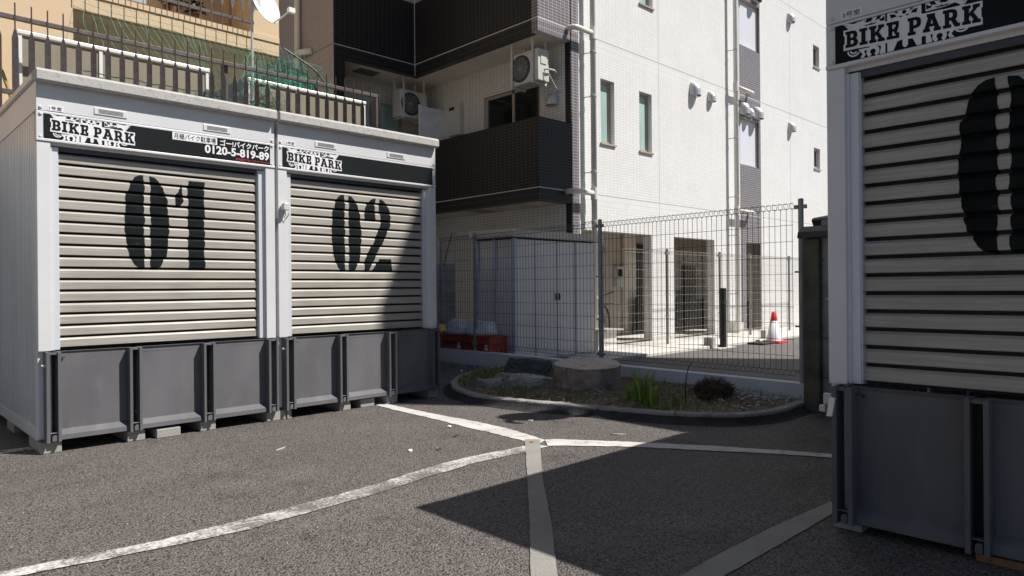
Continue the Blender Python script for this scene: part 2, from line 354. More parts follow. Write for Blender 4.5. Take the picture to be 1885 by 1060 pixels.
DIG2 = [[(.895, 1.755), (.89, 1.80), (.905, 1.86), (.935, 1.92), (.975, 1.95), (1.012, 1.96), (1.012, 1.755)],
        [(1.06, 1.958), (1.10, 1.945), (1.145, 1.91), (1.178, 1.85), (1.19, 1.79), (1.18, 1.71), (1.15, 1.64), (1.10, 1.55), (1.055, 1.48), (.99, 1.36), (.93, 1.265), (.893, 1.265), (.893, 1.38), (.95, 1.47), (1.0, 1.56), (1.045, 1.65), (1.075, 1.73), (1.07, 1.80), (1.055, 1.85)],
        [(.965, 1.265), (1.03, 1.35), (1.06, 1.385), (1.19, 1.385), (1.192, 1.36), (1.198, 1.265)]]
DIG3 = [[(.895, 1.78), (.905, 1.86), (.94, 1.93), (1.0, 1.96), (1.0, 1.78)], [(1.04, 1.96), (1.12, 1.92), (1.17, 1.82), (1.15, 1.70), (1.10, 1.63), (1.17, 1.54), (1.19, 1.44), (1.15, 1.31), (1.04, 1.265), (1.04, 1.38), (1.07, 1.45), (1.04, 1.56), (1.0, 1.60), (1.0, 1.66), (1.05, 1.72), (1.06, 1.8), (1.04, 1.85)],
        [(1.0, 1.265), (1.0, 1.45), (.895, 1.45), (.91, 1.36), (.95, 1.29)]]
def digits(polys, dx, parent, gap):
    bm = bmesh.new(); rnd = random.Random(3)
    for P in polys:
        bm.faces.new([bm.verts.new((x + dx, 0, z)) for x, z in P])
    bmesh.ops.triangulate(bm, faces=bm.faces[:])
    k = 0
    while k < 18:
        for zz, _ in PROF[:-1]:
            geom = bm.verts[:] + bm.edges[:] + bm.faces[:]
            bmesh.ops.bisect_plane(bm, geom=geom, plane_co=(0, 0, Z0 + k * PITCH + zz), plane_no=(0, 0, 1), dist=1e-6)
        k += 1
    if gap: # slat lips left bare to stand for sunlit highlight lines
        bmesh.ops.delete(bm, geom=[f for f in bm.faces if .0725 < (f.calc_center_median().z - Z0) % PITCH < .0765], context='FACES')
    for v in bm.verts:
        sl = math.floor((v.co.z - Z0) / PITCH); t = (v.co.z - Z0) % PITCH
        v.co.y = YS + prof(v.co.z) - .0018
        if v.is_boundary: v.co.x += .004 * math.sin(sl * 2.4 + v.co.x * 9) + (.003 if t < .02 or t > .07 else -.0015) * (1 if noise.noise((v.co.x * 30, sl, 1)) > 0 else -1)
    me = bpy.data.meshes.new("number"); bm.to_mesh(me); bm.free(); me.materials.append(m_num)
    o = bpy.data.objects.new("number", me); C.objects.link(o); o.parent = parent; return o
GLY = {'B': (.8, [[(0, 0), (.5, 0), (.72, .05), (.81, .17), (.81, .35), (.68, .5), (.77, .6), (.77, .8), (.68, .95), (.5, 1), (0, 1), (0, .82), (.1, .82), (.1, .18), (0, .18)], [(.34, .18), (.48, .18), (.54, .25), (.54, .35), (.48, .42), (.34, .42)], [(.34, .58), (.46, .58), (.52, .64), (.52, .76), (.46, .82), (.34, .82)]]),
 'I': (.5, [[(0, 0), (.5, 0), (.5, .18), (.38, .18), (.38, .82), (.5, .82), (.5, 1), (0, 1), (0, .82), (.12, .82), (.12, .18), (0, .18)]]),
 'K': (.96, [[(0, 0), (.45, 0), (.45, .18), (.36, .18), (.36, .36), (.44, .44), (.6, .18), (.52, .18), (.52, 0), (.96, 0), (.96, .18), (.86, .18), (.6, .58), (.82, .82), (.92, .82), (.92, 1), (.55, 1), (.55, .82), (.6, .82), (.36, .58), (.36, .82), (.45, .82), (.45, 1), (0, 1), (0, .82), (.1, .82), (.1, .18), (0, .18)]]),
 'E': (.75, [[(0, 0), (.75, 0), (.75, .34), (.56, .34), (.56, .18), (.34, .18), (.34, .42), (.46, .42), (.46, .32), (.6, .32), (.6, .68), (.46, .68), (.46, .58), (.34, .58), (.34, .82), (.54, .82), (.54, .68), (.73, .68), (.73, 1), (0, 1), (0, .82), (.1, .82), (.1, .18), (0, .18)]]),
 'P': (.76, [[(0, 0), (.46, 0), (.46, .18), (.34, .18), (.34, .36), (.5, .36), (.68, .42), (.76, .55), (.76, .8), (.68, .94), (.5, 1), (0, 1), (0, .82), (.1, .82), (.1, .18), (0, .18)], [(.34, .54), (.46, .54), (.52, .6), (.52, .76), (.46, .82), (.34, .82)]]),
 'A': (1., [[(0, 0), (.4, 0), (.4, .18), (.34, .18), (.37, .28), (.63, .28), (.66, .18), (.6, .18), (.6, 0), (1, 0), (1, .18), (.92, .18), (.68, .82), (.68, 1), (.22, 1), (.22, .82), (.3, .82), (.08, .18), (0, .18)], [(.43, .44), (.57, .44), (.5, .70)]]),
 'R': (.92, [[(0, 0), (.45, 0), (.45, .18), (.34, .18), (.34, .38), (.44, .38), (.56, .14), (.66, 0), (.92, 0), (.92, .18), (.82, .18), (.68, .42), (.77, .55), (.77, .8), (.68, .94), (.5, 1), (0, 1), (0, .82), (.1, .82), (.1, .18), (0, .18)], [(.34, .55), (.46, .55), (.53, .6), (.53, .77), (.46, .82), (.34, .82)]])}
def emblem(board):
    """white winged crest with black slab letters on the sign board"""
    UX = lambda p: (.078 + p[0] * .527, 2.1435 + p[1] * .1655)
    def arc(cx, cy, r0, r1, a0, a1, n=14):
        T = [a0 + (a1 - a0) * i / n for i in range(n + 1)]; k = .1655 / .527
        return [(cx + r1 * k * math.cos(R(t)), cy + r1 * math.sin(R(t))) for t in T] + [(cx + r0 * k * math.cos(R(t)), cy + r0 * math.sin(R(t))) for t in reversed(T)]
    def stroke(P, w_):
        P = [Vector(p) for p in P]; k = .1655 / .527; Lf = []; Rt = []
        for i, p in enumerate(P):
            d = P[min(i + 1, len(P) - 1)] - P[max(i - 1, 0)]; d = Vector((d.x / k, d.y)).normalized(); ww = w_ * (1 - .75 * abs(2 * i / (len(P) - 1) - 1) ** 2)
            Lf.append((p.x - d.y * ww * k, p.y + d.x * ww)); Rt.append((p.x + d.y * ww * k, p.y - d.x * ww))
        return Lf + Rt[::-1]
    mir = lambda P: [(.955 - x, y) for x, y in reversed(P)]
    lv = lambda y0: [y0]
    W = [[(.03, .42), (.03, .74), (.985, .60), (.985, .26)],
         [(.345, .0), (.345, .995), (.595, .995), (.595, .0), (.56, .0), (.53, .22), (.497, .24), (.497, .08), (.485, .03), (.47, .03), (.458, .08), (.458, .24), (.42, .22), (.39, .0)]]
    half = []
    for i in range(5): # feathers
        a = 100 + i * 17
        half.append(stroke([(.13 + .012 * i, .98 - .005 * i), (.085 + .004 * i, .93 - i * .03), (.04 - .002 * i + .01 * i, .98 - i * .07), (-.0 + .016 * i, 1.0 - i * .055)], .030))
    half += [[(.13, .84), (.12, .93), (.15, .99), (.19, .995), (.17, .93), (.20, .90), (.235, .995), (.27, .995), (.25, .9), (.29, .93), (.305, .995), (.33, .995), (.33, .80), (.2, .80)],
             arc(.085, .25, .13, .17, 180, 330), arc(.085, .25, .06, .095, 180, 330),
             [(.12, .24), (.155, .1), (.135, .0), (.165, .0), (.178, .08), (.165, .16), (.2, .24)],
             arc(.235, .11, .07, .16, -60, 240), [(.26, .25), (.30, .2), (.285, .0), (.33, .0), (.33, .25)], stroke([(.15, .23), (.2, .19), (.24, .25)], .03)]
    W2 = half + [mir(P) for P in half]
    e = curve_mesh("emblem", W[:1], m_wht, board, -.0056, f=UX)
    for i, P in enumerate(W[1:] + W2): # every ornament stroke is its own loop, joined into the emblem's mesh
        o = curve_mesh("stroke", [P], m_wht, board, -.0054 + .00002 * (i % 20), f=UX)
        b = bmesh.new(); b.from_mesh(e.data); b.from_mesh(o.data); b.to_mesh(e.data); b.free(); bpy.data.objects.remove(o)
    Bk = [arc(.472, .93, 0.0, .05, 0, 360), [(.375, .84), (.365, .95), (.40, .93), (.42, .86)], [(.395, .97), (.42, .99), (.43, .93)], [(.56, .84), (.57, .95), (.535, .93), (.52, .86)], [(.545, .97), (.52, .99), (.51, .93)],
          [(.44, .86), (.46, .84), (.45, .82), (.43, .83)], [(.50, .86), (.48, .84), (.49, .82), (.51, .83)]]
    bl = [[(.17, .86), (.2, .84), (.235, .88), (.225, .84), (.27, .86), (.25, .82), (.18, .82)], [(.285, .95), (.30, .9), (.325, .97), (.325, .84), (.29, .86)], [(.20, .96), (.215, .9), (.24, .97)]]
    Bk += bl + [mir(P) for P in bl]
    X = .018; z_ = lambda u: .365 - .165 * u; hh = lambda u: .435 + .02 * u
    for ch in "BIKE PARK":
        if ch == ' ': X += .045; continue
        w_, polys = GLY[ch]; s = .1135 * 1.03
        for P in polys: Bk.append([(X + p[0] * s, z_(X + p[0] * s) + p[1] * hh(X)) for p in P])
        X += w_ * s + .013
    k = (.992 - .018) / (X - .013 - .018)
    X2 = .018; bk = []
    for ch in "BIKE PARK":
        if ch == ' ': X2 += .045 * k; continue
        w2 = GLY[ch][0] * .1135 * 1.03 * k; zz = z_(X2 + w2 / 2); bk.append([(X2 - .016, zz - .06), (X2 - .016, zz + .10), (X2 - .006, zz + .12), (X2 - .006, zz + .33), (X2 - .016, zz + .35), (X2 - .016, zz + hh(X2) + .055), (X2 + w2 + .012, zz + hh(X2) + .045), (X2 + w2 + .012, zz + .35), (X2 + w2 + .004, zz + .33), (X2 + w2 + .004, zz + .12), (X2 + w2 + .012, zz + .10), (X2 + w2 + .012, zz - .07)]); X2 += w2 + .013 * k
    for i, P in enumerate(bk):
        o = curve_mesh("stroke", [P], m_wht, board, -.0058 - .00002 * i, f=UX); b = bmesh.new(); b.from_mesh(e.data); b.from_mesh(o.data); b.to_mesh(e.data); b.free(); bpy.data.objects.remove(o)
    n0 = sum(len(GLY[c][1]) for c in "BIKEPARK")
    Bk = Bk[:-n0] + [[(.018 + (p[0] - .018) * k, p[1]) for p in P] for P in Bk[-n0:]]
    curve_mesh("lettering", Bk[-n0:], m_black, board, -.0072, f=UX)
    for i, P in enumerate(Bk[:-n0]):
        o = curve_mesh("emblem_detail", [P], m_black, board, -.0068, f=UX)
        if i == 0: d = o
        else:
            b = bmesh.new(); b.from_mesh(d.data); b.from_mesh(o.data); b.to_mesh(d.data); b.free(); bpy.data.objects.remove(o)
CH = [((.033, .054), (.10, .12)), ((.544, .563), (.608, .628)), ((1.067, 1.085), (1.137, 1.155)), ((1.591, 1.609), (1.658, 1.676))]
W_, D_ = 1.683, 2.4
proto = {}
def container(loc, rz, no, dig, dx, label, extra):
    c = empty("storage_container", loc, rz, label=label, cat="storage container", group="motorcycle storage containers")
    def part(nm, fn, m, parent=c, **k): # meshes shared between the three containers
        if nm not in proto:
            o = fn().build(nm.split('|')[0], m, parent, **k); proto[nm] = o
        else:
            o = proto[nm].copy(); C.objects.link(o); o.parent = parent
        return o
    def side(x, s):
        mb = MB(); ys = []; y = .09
        while y < D_ - .03:
            ys += [(y, 0), (y + .042, 0), (y + .048, .007), (y + .056, .007), (y + .062, 0)]; y += .062
        ys.append((D_, 0))
        for (a, d0), (b, d1) in zip(ys, ys[1:]): mb.quad((x + s * d0, a, .17), (x + s * d1, b, .17), (x + s * d1, b, 2.33), (x + s * d0, a, 2.33))
        return mb
    part("side_wall|l", lambda: side(.006, 1), m_side); part("side_wall|r", lambda: side(W_ - .006, -1), m_side)
    part("rear_wall", lambda: MB().box(.02, D_ - .03, .1, W_ - .02, D_, 2.5), m_side)
    part("upper_panel|l", lambda: MB().box(0, .04, 2.331, .03, D_, 2.53), m_silver); part("upper_panel|r", lambda: MB().box(W_ - .03, .04, 2.331, W_, D_, 2.53), m_silver)
    part("bottom_rail", lambda: MB().box(-.004, .06, .085, .05, D_, .169).box(W_ - .05, .06, .085, W_ + .004, D_, .169).box(.05, .09, .1, W_ - .05, D_ - .03, .16), m_silver, bevel=.004)
    def roof():
        P = [(-.07, 2.525), (-.07, 2.585), (-.055, 2.602), (.10, 2.602), (.10, 2.56), (D_ - .02, 2.56), (D_ - .02, 2.53), (-.01, 2.53), (-.012, 2.515), (-.055, 2.515)]
        mb = MB().prism(P, -.008, W_ - .004, 'yz')
        return mb
    part("roof_cap", roof, m_cap, bevel=.003)
    part("roof_trim|l", lambda: MB().box(-.006, .101, 2.531, .02, D_, 2.60), m_silver, bevel=.003)
    part("roof_trim|r", lambda: MB().box(W_ - .026, .101, 2.531, W_, D_, 2.60), m_silver, bevel=.003)
    part("fascia", lambda: MB().box(0, 0, 2.330, W_, .04, 2.529), m_silver, bevel=.002)
    def header():
        mb = MB().box(0, 0, 2.122, W_, .035, 2.327).box(.0, -.008, 2.124, W_, 0, 2.1405).box(0, .035, 2.105, W_, .045, 2.3)
        return mb
    part("header", header, m_silver, bevel=.002)
    for i, x in enumerate((.346, 1.100)):
        v = part("vent", lambda: MB().box(0, -.006, 0, .21, .0, .048), m_silver, bevel=.001)
        v.location = (x, 0, 2.357)
        sl = part("louvre", lambda: MB().box(.026, -.0075, .010, .184, -.006, .013).box(.026, -.0075, .018, .184, -.006, .021).box(.026, -.0075, .026, .184, -.006, .029).box(.026, -.0075, .034, .184, -.006, .037), m_rampd, parent=v)
        sl.parent = v
    def bolt(): return MB().lathe([(0, -.010), (.006, -.010), (.009, -.006), (.009, -.003), (.013, -.003), (.013, 0), (0, 0)], axis='y', n=10)
    for x in (.024, W_ - .022):
        for z in (2.352, 2.307, 2.152):
            b = part("bolt", bolt, m_silver); b.location = (x, 0, z)
    for s in (0, 1):
        f = (lambda x0, x1: (x0, x1)) if s == 0 else (lambda x0, x1: (W_ - x1, W_ - x0))
        a0, a1 = f(0, .08); b0, b1 = f(.0795, .128); e0, e1 = f(.128, .134)
        part("post|%d" % s, lambda: MB().box(a0, 0, .695, a1, .07, 2.121).box(a0, .03, .1, a1, .09, .694), m_silver, bevel=.003)
        part("guide_rail|%d" % s, lambda: MB().box(b0, .030, .70, b1, .07, 2.094).box(*((b0, .018, .70, b0 + .012, .03, 2.094) if s == 0 else (b1 - .012, .018, .70, b1, .03, 2.094))).box(e0, .04, .70, e1, .10, 2.094), m_guide)
    def shut():
        mb = MB(); pts = []
        for k in range(18): pts += [(Z0 + k * PITCH + z, d) for z, d in PROF[:-1]]
        pts = [p for p in pts if p[0] < 2.115]
        for (a, d0), (b, d1) in zip(pts, pts[1:]): mb.quad((.13, YS + d0, a), (W_ - .112, YS + d0, a), (W_ - .112, YS + d1, b), (.13, YS + d1, b))
        return mb
    sh = part("shutter", shut, m_shut, recalc=False)
    if len(sh.data.materials) == 1: # slat grooves coloured dark to stand for the shade inside
        sh.data.materials.append(m_groove_shade)
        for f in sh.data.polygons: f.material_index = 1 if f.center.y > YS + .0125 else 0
    part("header_shade_strip", lambda: MB().box(.1, .046, 2.072, W_ - .1, .056, 2.104), m_rampd)  # dark strip that deepens the shadow band under the header
    digits(dig, dx, sh, no != 3)
    # folded loading ramp with its four ribs
    def rp():
        mb = MB()
        for (a, b), (c_, d) in zip(CH, CH[1:]):
            x0, x1 = b[1], c_[0]
            mb.box(x0, .012, .10, x1, .028, .672)
            mb.prism([(.012, .156), (-.034, .122), (-.036, .088), (.012, .088)], x0, x1, 'yz')
            mb.prism([(.012, .672), (.012, .650), (.028, .672), (.028, .69), (-.0, .69)], x0, x1, 'yz')
        return mb
    r_ = part("ramp", rp, m_ramp, bevel=.0015)
    for i, (a, b) in enumerate(CH):
        rbk = part("rib_shade|%d" % i, lambda: MB().box(0, .034, .09, b[0] - a[1], .05, .68), m_rubber, parent=r_); rbk.parent = r_; rbk.location = (a[1], 0, 0)  # black back plate stands in for the shade inside each rib channel
        x0 = a[0]; wd = b[1] - a[0]; ta = a[1] - a[0]; tb = b[1] - b[0]
        def rib():
            mb = MB().box(0, -.062, .078, ta, .033, .690).box(wd - tb, -.062, .082, wd, .033, .690)
            mb.box(ta, -.05, .672, wd - tb, .03, .686).box(ta, -.055, .137, wd - tb, -.02, .143)
            mb.prism([(ta + .012, .085), (wd - tb - .006, .085), (wd - tb - .006, .125), (ta + .020, .125), (ta + .012, .115)], -.052, -.015, 'xz')
            return mb
        rb = part("rib|%d" % i, rib, m_ramp, parent=r_, bevel=.0015); rb.parent = r_; rb.location = (x0, 0, 0)
    part("bracket", lambda: MB().prism([(.078, .70), (.095, .70), (.115, .655), (.15, .655), (.15, .645), (.105, .64)], -.03, .02, 'xz'), m_rampd)
    part("hinge_pin", lambda: MB().tube([(.012, -.03, .60), (.045, -.04, .60)], .010, 8), m_acw)
    bd = part("sign_board", lambda: MB().box(.042, -.004, 2.142, 1.643, -.0, 2.312), m_black)
    emblem(bd) if "emb" not in proto else None
    if "emb" not in proto: proto["emb"] = list(bd.children)
    else:
        for ch in proto["emb"]:
            o = ch.copy(); C.objects.link(o); o.parent = bd
    pl = part("room_plate", lambda: MB().box(.064, -.002, 2.335, .158, -.0, 2.372), m_wht)
    text("room_number", "%d号室" % no, m_rampd, pl, .074, .149, 2.341, 2.366, -.0027, .004)
    extra(c, bd); return c
def ex1(c, bd):
    p = MB().box(.868, -.0056, 2.252, 1.204, -.004, 2.309).build("notice_strip", m_wht, bd)
    text("lettering", "月極バイク駐車場", m_black, p, .878, 1.194, 2.259, 2.303, -.0062, .008)
    text("lettering", "ゴー!バイクパーク", m_wht, bd, 1.228, 1.632, 2.253, 2.302, -.0056, .028)
    text("phone_number", "0120-5-819-89", m_wht, bd, 1.108, 1.634, 2.178, 2.246, -.0056, .032)
    text("company_line", "株式会社アセットネットジャパン", m_red, bd, 1.352, 1.634, 2.150, 2.170, -.0056, .02)
def ex2(c, bd):
    s = MB().prism([(-.025, -.03), (.025, -.03), (.03, .0), (.02, .035), (-.02, .03), (-.03, 0)], -.07, -.012, 'xz').box(-.012, -.012, -.01, .012, .0, .02).build("sensor", m_acw, c, bevel=.006, loc=(.045, 0, 1.80))
    MB().tube([(.05, -.02, 1.775), (.055, -.025, 1.74), (.045, -.015, 1.71), (.06, -.02, 1.70), (.085, -.02, 1.74), (.10, .01, 1.76)], .003, 5).build("cable", m_rampd, c)
    MB().box(W_ - .01, -.09, .665, W_ + .05, -.03, .735).build("bumper", m_yellow, c, bevel=.01)
def ex3(c, bd):
    MB().prism([(.015, .555), (.040, .555), (.055, .64), (.03, .645)], -.075, -.055, 'xz').build("latch_plate", m_alu, c, bevel=.003)
    MB().box(-.035, -.03, .565, -.005, 0, .595).box(-.02, -.02, .6, .03, .0, .65).build("latch_hook", m_acw, c, bevel=.005)
YA = 5.592
container((.988, YA, 0), 0, 1, DIG0 + DIG1, 0, "silver motorcycle storage container numbered 01 with phone number on its sign", ex1)
container((2.70, YA, 0), 0, 2, DIG0 + DIG2, -.013, "silver motorcycle storage container numbered 02, partly shaded, next to the wire fence", ex2)
container((3.26, 1.271, -.045), R(-90), 3, DIG0 + DIG3, -.046, "silver motorcycle storage container in full shade, cut off by the right edge of the photo", ex3)
def cblock(x, y, sx, sy, h, m, label, rz=0, z=0, nm="concrete_block", g="blocks under the storage containers"):
    MB().box(-sx / 2, 0, 0, sx / 2, sy, h).build(nm, m, bevel=.006, loc=(x, y, z), label=label, cat="block", group=g).rotation_euler = (0, 0, rz)
for i, (x, y, wd, d, h, lb) in enumerate([
    (1.055, YA - .01, .125, .39, .077, "grey concrete block under the left front corner of container 01"),
    (1.585, YA - .01, .12, .39, .077, "grey concrete block under the second ramp rib of container 01"),
    (1.80, YA - .04, .17, .25, .066, "short pale block below the middle ramp panel of container 01"),
    (2.10, YA - .01, .12, .39, .077, "grey concrete block under the third ramp rib of container 01"),
    (2.665, YA - .01, .17, .39, .077, "wide concrete block in the gap between containers 01 and 02"),
    (2.775, YA - .02, .04, .3, .077, "narrow pale block edge under the first ramp rib of container 02"),
    (3.32, YA - .01, .11, .39, .077, "grey concrete block under the second ramp rib of container 02"),
    (3.56, YA + .0, .15, .2, .077, "sunlit concrete block at the end of the white line under container 02"),
    (3.83, YA - .01, .12, .39, .077, "shaded concrete block under the third ramp rib of container 02"),
    (4.33, YA + .0, .12, .39, .077, "dark concrete block under the right front corner of container 02"),
    (1.06, YA + 1.0, .12, .3, .077, "grey block halfway back under the left side of container 01")]):
    cblock(x, y, wd, d, h, m_block, lb)
MB().box(3.25, 1.13, 0, 3.6, 1.25, .032).build("concrete_block", m_block, bevel=.005, label="thin block under the left ramp rib of the shaded container", cat="block", group="blocks under the storage containers")
MB().box(3.235, .53, 0, 3.6, .70, .032).build("wood_block", m_wood, bevel=.005, label="orange brown wooden block under the shaded container at the right edge", cat="block", group="blocks under the storage containers")

# ------------------------------------------------------------------ wire fence on its low wall
A = Vector((6.296, 2.683, 0)); B = Vector((6.543, 8.36, 0)); FD = (B - A).normalized(); FN = Vector((-FD.y, FD.x, 0))
if FN.x > 0: FN = -FN
def fpt(s, off, z): return A + FD * s + FN * off + Vector((0, 0, z))
mb = MB(); n = 6
Ls = [(-.11, 1.02), (1.026, 2.42), (2.426, 3.9), (3.906, 6.6)]
low = empty("low_wall", A, label="low grey concrete wall carrying the wire mesh fence behind the planter", cat="wall")
for a, b in Ls:
    P = [fpt(a, .0, 0) - A, fpt(b, .0, 0) - A, fpt(b, -.12, 0) - A, fpt(a, -.12, 0) - A]
    MB().add([p for p in P] + [p + Vector((0, 0, .203)) for p in P], [(0, 1, 2, 3), (7, 6, 5, 4), (0, 4, 5, 1), (1, 5, 6, 2), (2, 6, 7, 3), (3, 7, 4, 0)]).build("wall_section", m_lowwall, low, bevel=.006)
def mesh_panel(mb, P0, D, N_, s0, s1, z0, z1, dv, r, loops=True, fold=.03):
    pt = lambda s, o, z: P0 + D * s + N_ * o + Vector((0, 0, z))
    zt = z1 - .045; zb = z0 + .045
    n = max(2, round((s1 - s0) / dv)); rnd = random.Random(5)
    for i in range(n + 1):
        s = s0 + (s1 - s0) * i / n
        mb.tube([pt(s, .0, zb), pt(s, 0, zt)], r, 4, False)
        if loops:
            for zc, sg in ((zt + .022, 1), (zb - .022, -1)):
                mb.tube([pt(s + .021 * math.cos(a), .006 + .014 * math.sin(a), zc + .030 * math.sin(a)) for a in [2 * math.pi * k / 8 for k in range(9)]], r * .95, 4, False)
    hs = []; z = zt
    while z > zb + .02: hs.append(z); z -= .15
    for z in hs + [zb, z1, z0]: mb.tube([pt(s0 - .01, .004, z), pt(s1 + .01, .004, z)], r * 1.15, 4, False)
wf = empty("wire_fence", A + FD * 2.4, label="dark wire mesh fence with loop top along the low wall behind the planter", cat="fence")
off = -(A + FD * 2.4)
PS = [.03, 2.445, 4.80, 5.62]
for s in PS:
    b = fpt(s, -.045, 0) + off
    tall = 1.885
    MB().tube([b + Vector((0, 0, 0.0)), b + Vector((0, 0, tall))], .024, 12).build("post", m_fence, wf, smooth=False, bevel=.004)
    MB().lathe([(.0, .010), (.018, .006), (.0245, 0), (.0245, -.02), (.024, -.02)], (b.x, b.y, tall), 12).build("post_cap", m_fence, wf)
    for z, hh in ((.31, .018), (.72, .008), (1.22, .008), (1.815, .018)):
        for sg in (-1, 1):
            q = b + FD * (sg * .040) + FN * .005 + Vector((0, 0, z))
            MB().add([q + FD * a * (.017) + FN * c_ * .010 + Vector((0, 0, e * hh)) for e in (-1, 1) for a, c_ in ((-1, -1), (1, -1), (1, 1), (-1, 1))], [(0, 3, 2, 1), (4, 5, 6, 7), (0, 1, 5, 4), (1, 2, 6, 5), (2, 3, 7, 6), (3, 0, 4, 7)]).build("clamp", m_fence, wf)
for s0, s1 in zip(PS, PS[1:]):
    mb = MB(); mesh_panel(mb, A + off, FD, FN, s0 + .06, s1 - .06, .27, 1.845, .0555, .0024)
    mb.build("mesh_panel", m_wire, wf)

# ------------------------------------------------------------------ planter
kx = [(6.34, 6.70), (5.916, 6.52), (5.65, 6.50), (5.308, 6.335), (4.99, 6.085), (4.777, 5.867), (4.558, 5.554), (4.446, 5.283), (4.385, 4.998), (4.40, 4.682), (4.466, 4.332), (4.56, 4.041), (4.636, 3.727), (4.715, 3.447), (4.80, 3.181), (4.92, 2.94), (5.08, 2.74), (5.30, 2.61), (5.56, 2.555), (5.90, 2.56), (6.29, 2.60)]
KP = [Vector((x, y, 0)) for x, y in kx]
def dense(P, k=6):
    out = []
    for i in range(len(P) - 1):
        p0, p1, p2, p3 = P[max(i - 1, 0)], P[i], P[i + 1], P[min(i + 2, len(P) - 1)]
        for j in range(k):
            t = j / k; out.append(.5 * ((2 * p1) + (-p0 + p2) * t + (2 * p0 - 5 * p1 + 4 * p2 - p3) * t * t + (-p0 + 3 * p1 - 3 * p2 + p3) * t ** 3))
    return out + [P[-1]]
KD = dense(KP, 6)
kerb = empty("planter_kerb", (5.4, 4.4, 0), label="low curved concrete kerb around the tree stump bed", cat="kerb")
ko = Vector((5.4, 4.4, 0))
def kerb_seg(i0, i1):
    P = KD[i0:i1 + 1]; rings = []; rnd = random.Random(i0)
    for i, p in enumerate(P):
        g_ = i0 + i; d = (KD[min(g_ + 1, len(KD) - 1)] - KD[max(g_ - 1, 0)]).normalized(); nrm = Vector((d.y, -d.x, 0))
        if nrm.dot(Vector((5.6, 4.6, 0)) - p) < 0: nrm = -nrm
        e = d * (.004 if i == 0 else -.004 if i == len(P) - 1 else 0)
        j = lambda a: Vector((noise.noise((g_ * .9, a, 0)), noise.noise((g_ * .9, a, 5)), noise.noise((g_ * .9, a, 9)))) * .007
        rings.append([p - ko + e + v + j(k) for k, v in enumerate([Vector((0, 0, -.02)) - nrm * .01, Vector((0, 0, .070)), nrm * .008 + Vector((0, 0, .080)), nrm * .075 + Vector((0, 0, .083)), nrm * .085 + Vector((0, 0, .03))])])
    n = 5; vs = [q for r_ in rings for q in r_]; fs = []
    for i in range(len(rings) - 1):
        for k in range(n - 1): fs.append((i * n + k, i * n + k + 1, (i + 1) * n + k + 1, (i + 1) * n + k))
    fs += [tuple(range(n)), tuple(reversed([(len(rings) - 1) * n + k for k in range(n)]))]
    MB().add(vs, fs).build("kerb_stone", m_kerb, kerb)
def fillet():
    mb = MB(); vs = []
    for g_, p in enumerate(KD):
        d = (KD[min(g_ + 1, len(KD) - 1)] - KD[max(g_ - 1, 0)]).normalized(); nrm = Vector((d.y, -d.x, 0))
        if nrm.dot(Vector((5.6, 4.6, 0)) - p) < 0: nrm = -nrm
        w_ = .05 + .02 * noise.noise((g_ * .35, 2, 2)); vs += [tuple(p - nrm * (w_ + .03) + Vector((0, 0, .001))), tuple(p - nrm * w_ * .6 + Vector((0, 0, .022))), tuple(p - nrm * .008 + Vector((0, 0, .058 + .008 * noise.noise((g_ * .7, 5, 1)))))]
    mb.add(vs, [(3 * i + k, 3 * i + k + 1, 3 * i + k + 4, 3 * i + k + 3) for i in range(len(KD) - 1) for k in (0, 1)])
    mb.build("asphalt_edge", mat("tarry asphalt", (.035, .034, .034), .85, b=1, bs=60, amt=.5, ns=12), kind="structure", smooth=True)
fillet()
ends = [0, 14, 26, 38, 57, 72, 86, 102, len(KD) - 1]
for a, b in zip(ends, ends[1:]): kerb_seg(a, b)
# soil bed
def soil_h(x, y): return .052 + .035 * noise.noise((x * 1.6, y * 1.6, 0)) + .02 * noise.noise((x * 5, y * 5, 3)) + .012 * noise.noise((x * 14, y * 14, 3)) + .03 * max(0, (x - 4.9) / 1.5)
inner = []
for i, p in enumerate(KD):
    d = (KD[min(i + 1, len(KD) - 1)] - KD[max(i - 1, 0)]).normalized(); nrm = Vector((d.y, -d.x, 0))
    if nrm.dot(Vector((5.6, 4.6, 0)) - p) < 0: nrm = -nrm
    inner.append((p + nrm * .07))
def in_poly(x, y, P):
    c = False; n = len(P)
    for i in range(n):
        a, b = P[i], P[i - 1]
        if (a.y > y) != (b.y > y) and x < (b.x - a.x) * (y - a.y) / (b.y - a.y) + a.x: c = not c
    return c
polyS = inner + [fpt(-.05, .01, 0), ]
polyS = [fpt(3.85, .0, 0)] + inner + [fpt(-.05, .0, 0)]
mb = MB(); step = .05; idx = {}
xs = [4.3 + step * i for i in range(48)]; ys = [2.5 + step * j for j in range(88)]
vs = []; fs = []
for i, x in enumerate(xs):
    for j, y in enumerate(ys):
        idx[i, j] = len(vs); vs.append((x, y, soil_h(x, y)))
for i in range(len(xs) - 1):
    for j in range(len(ys) - 1):
        if in_poly(xs[i] + step / 2, ys[j] + step / 2, polyS): fs.append((idx[i, j], idx[i + 1, j], idx[i + 1, j + 1], idx[i, j + 1]))
mb.add(vs, fs).build("planter_soil", m_soil, kind="structure", smooth=True)
def scatter(n, test, seed):
    rnd = random.Random(seed); out = []
    while len(out) < n:
        x, y = rnd.uniform(4.4, 6.5), rnd.uniform(2.55, 6.7)
        if in_poly(x, y, polyS) and rnd.random() < test(x, y): out.append((x, y, rnd))
    return out
g2 = lambda x, y, cx, cy, s: math.exp(-((x - cx) ** 2 + (y - cy) ** 2) / (2 * s * s))
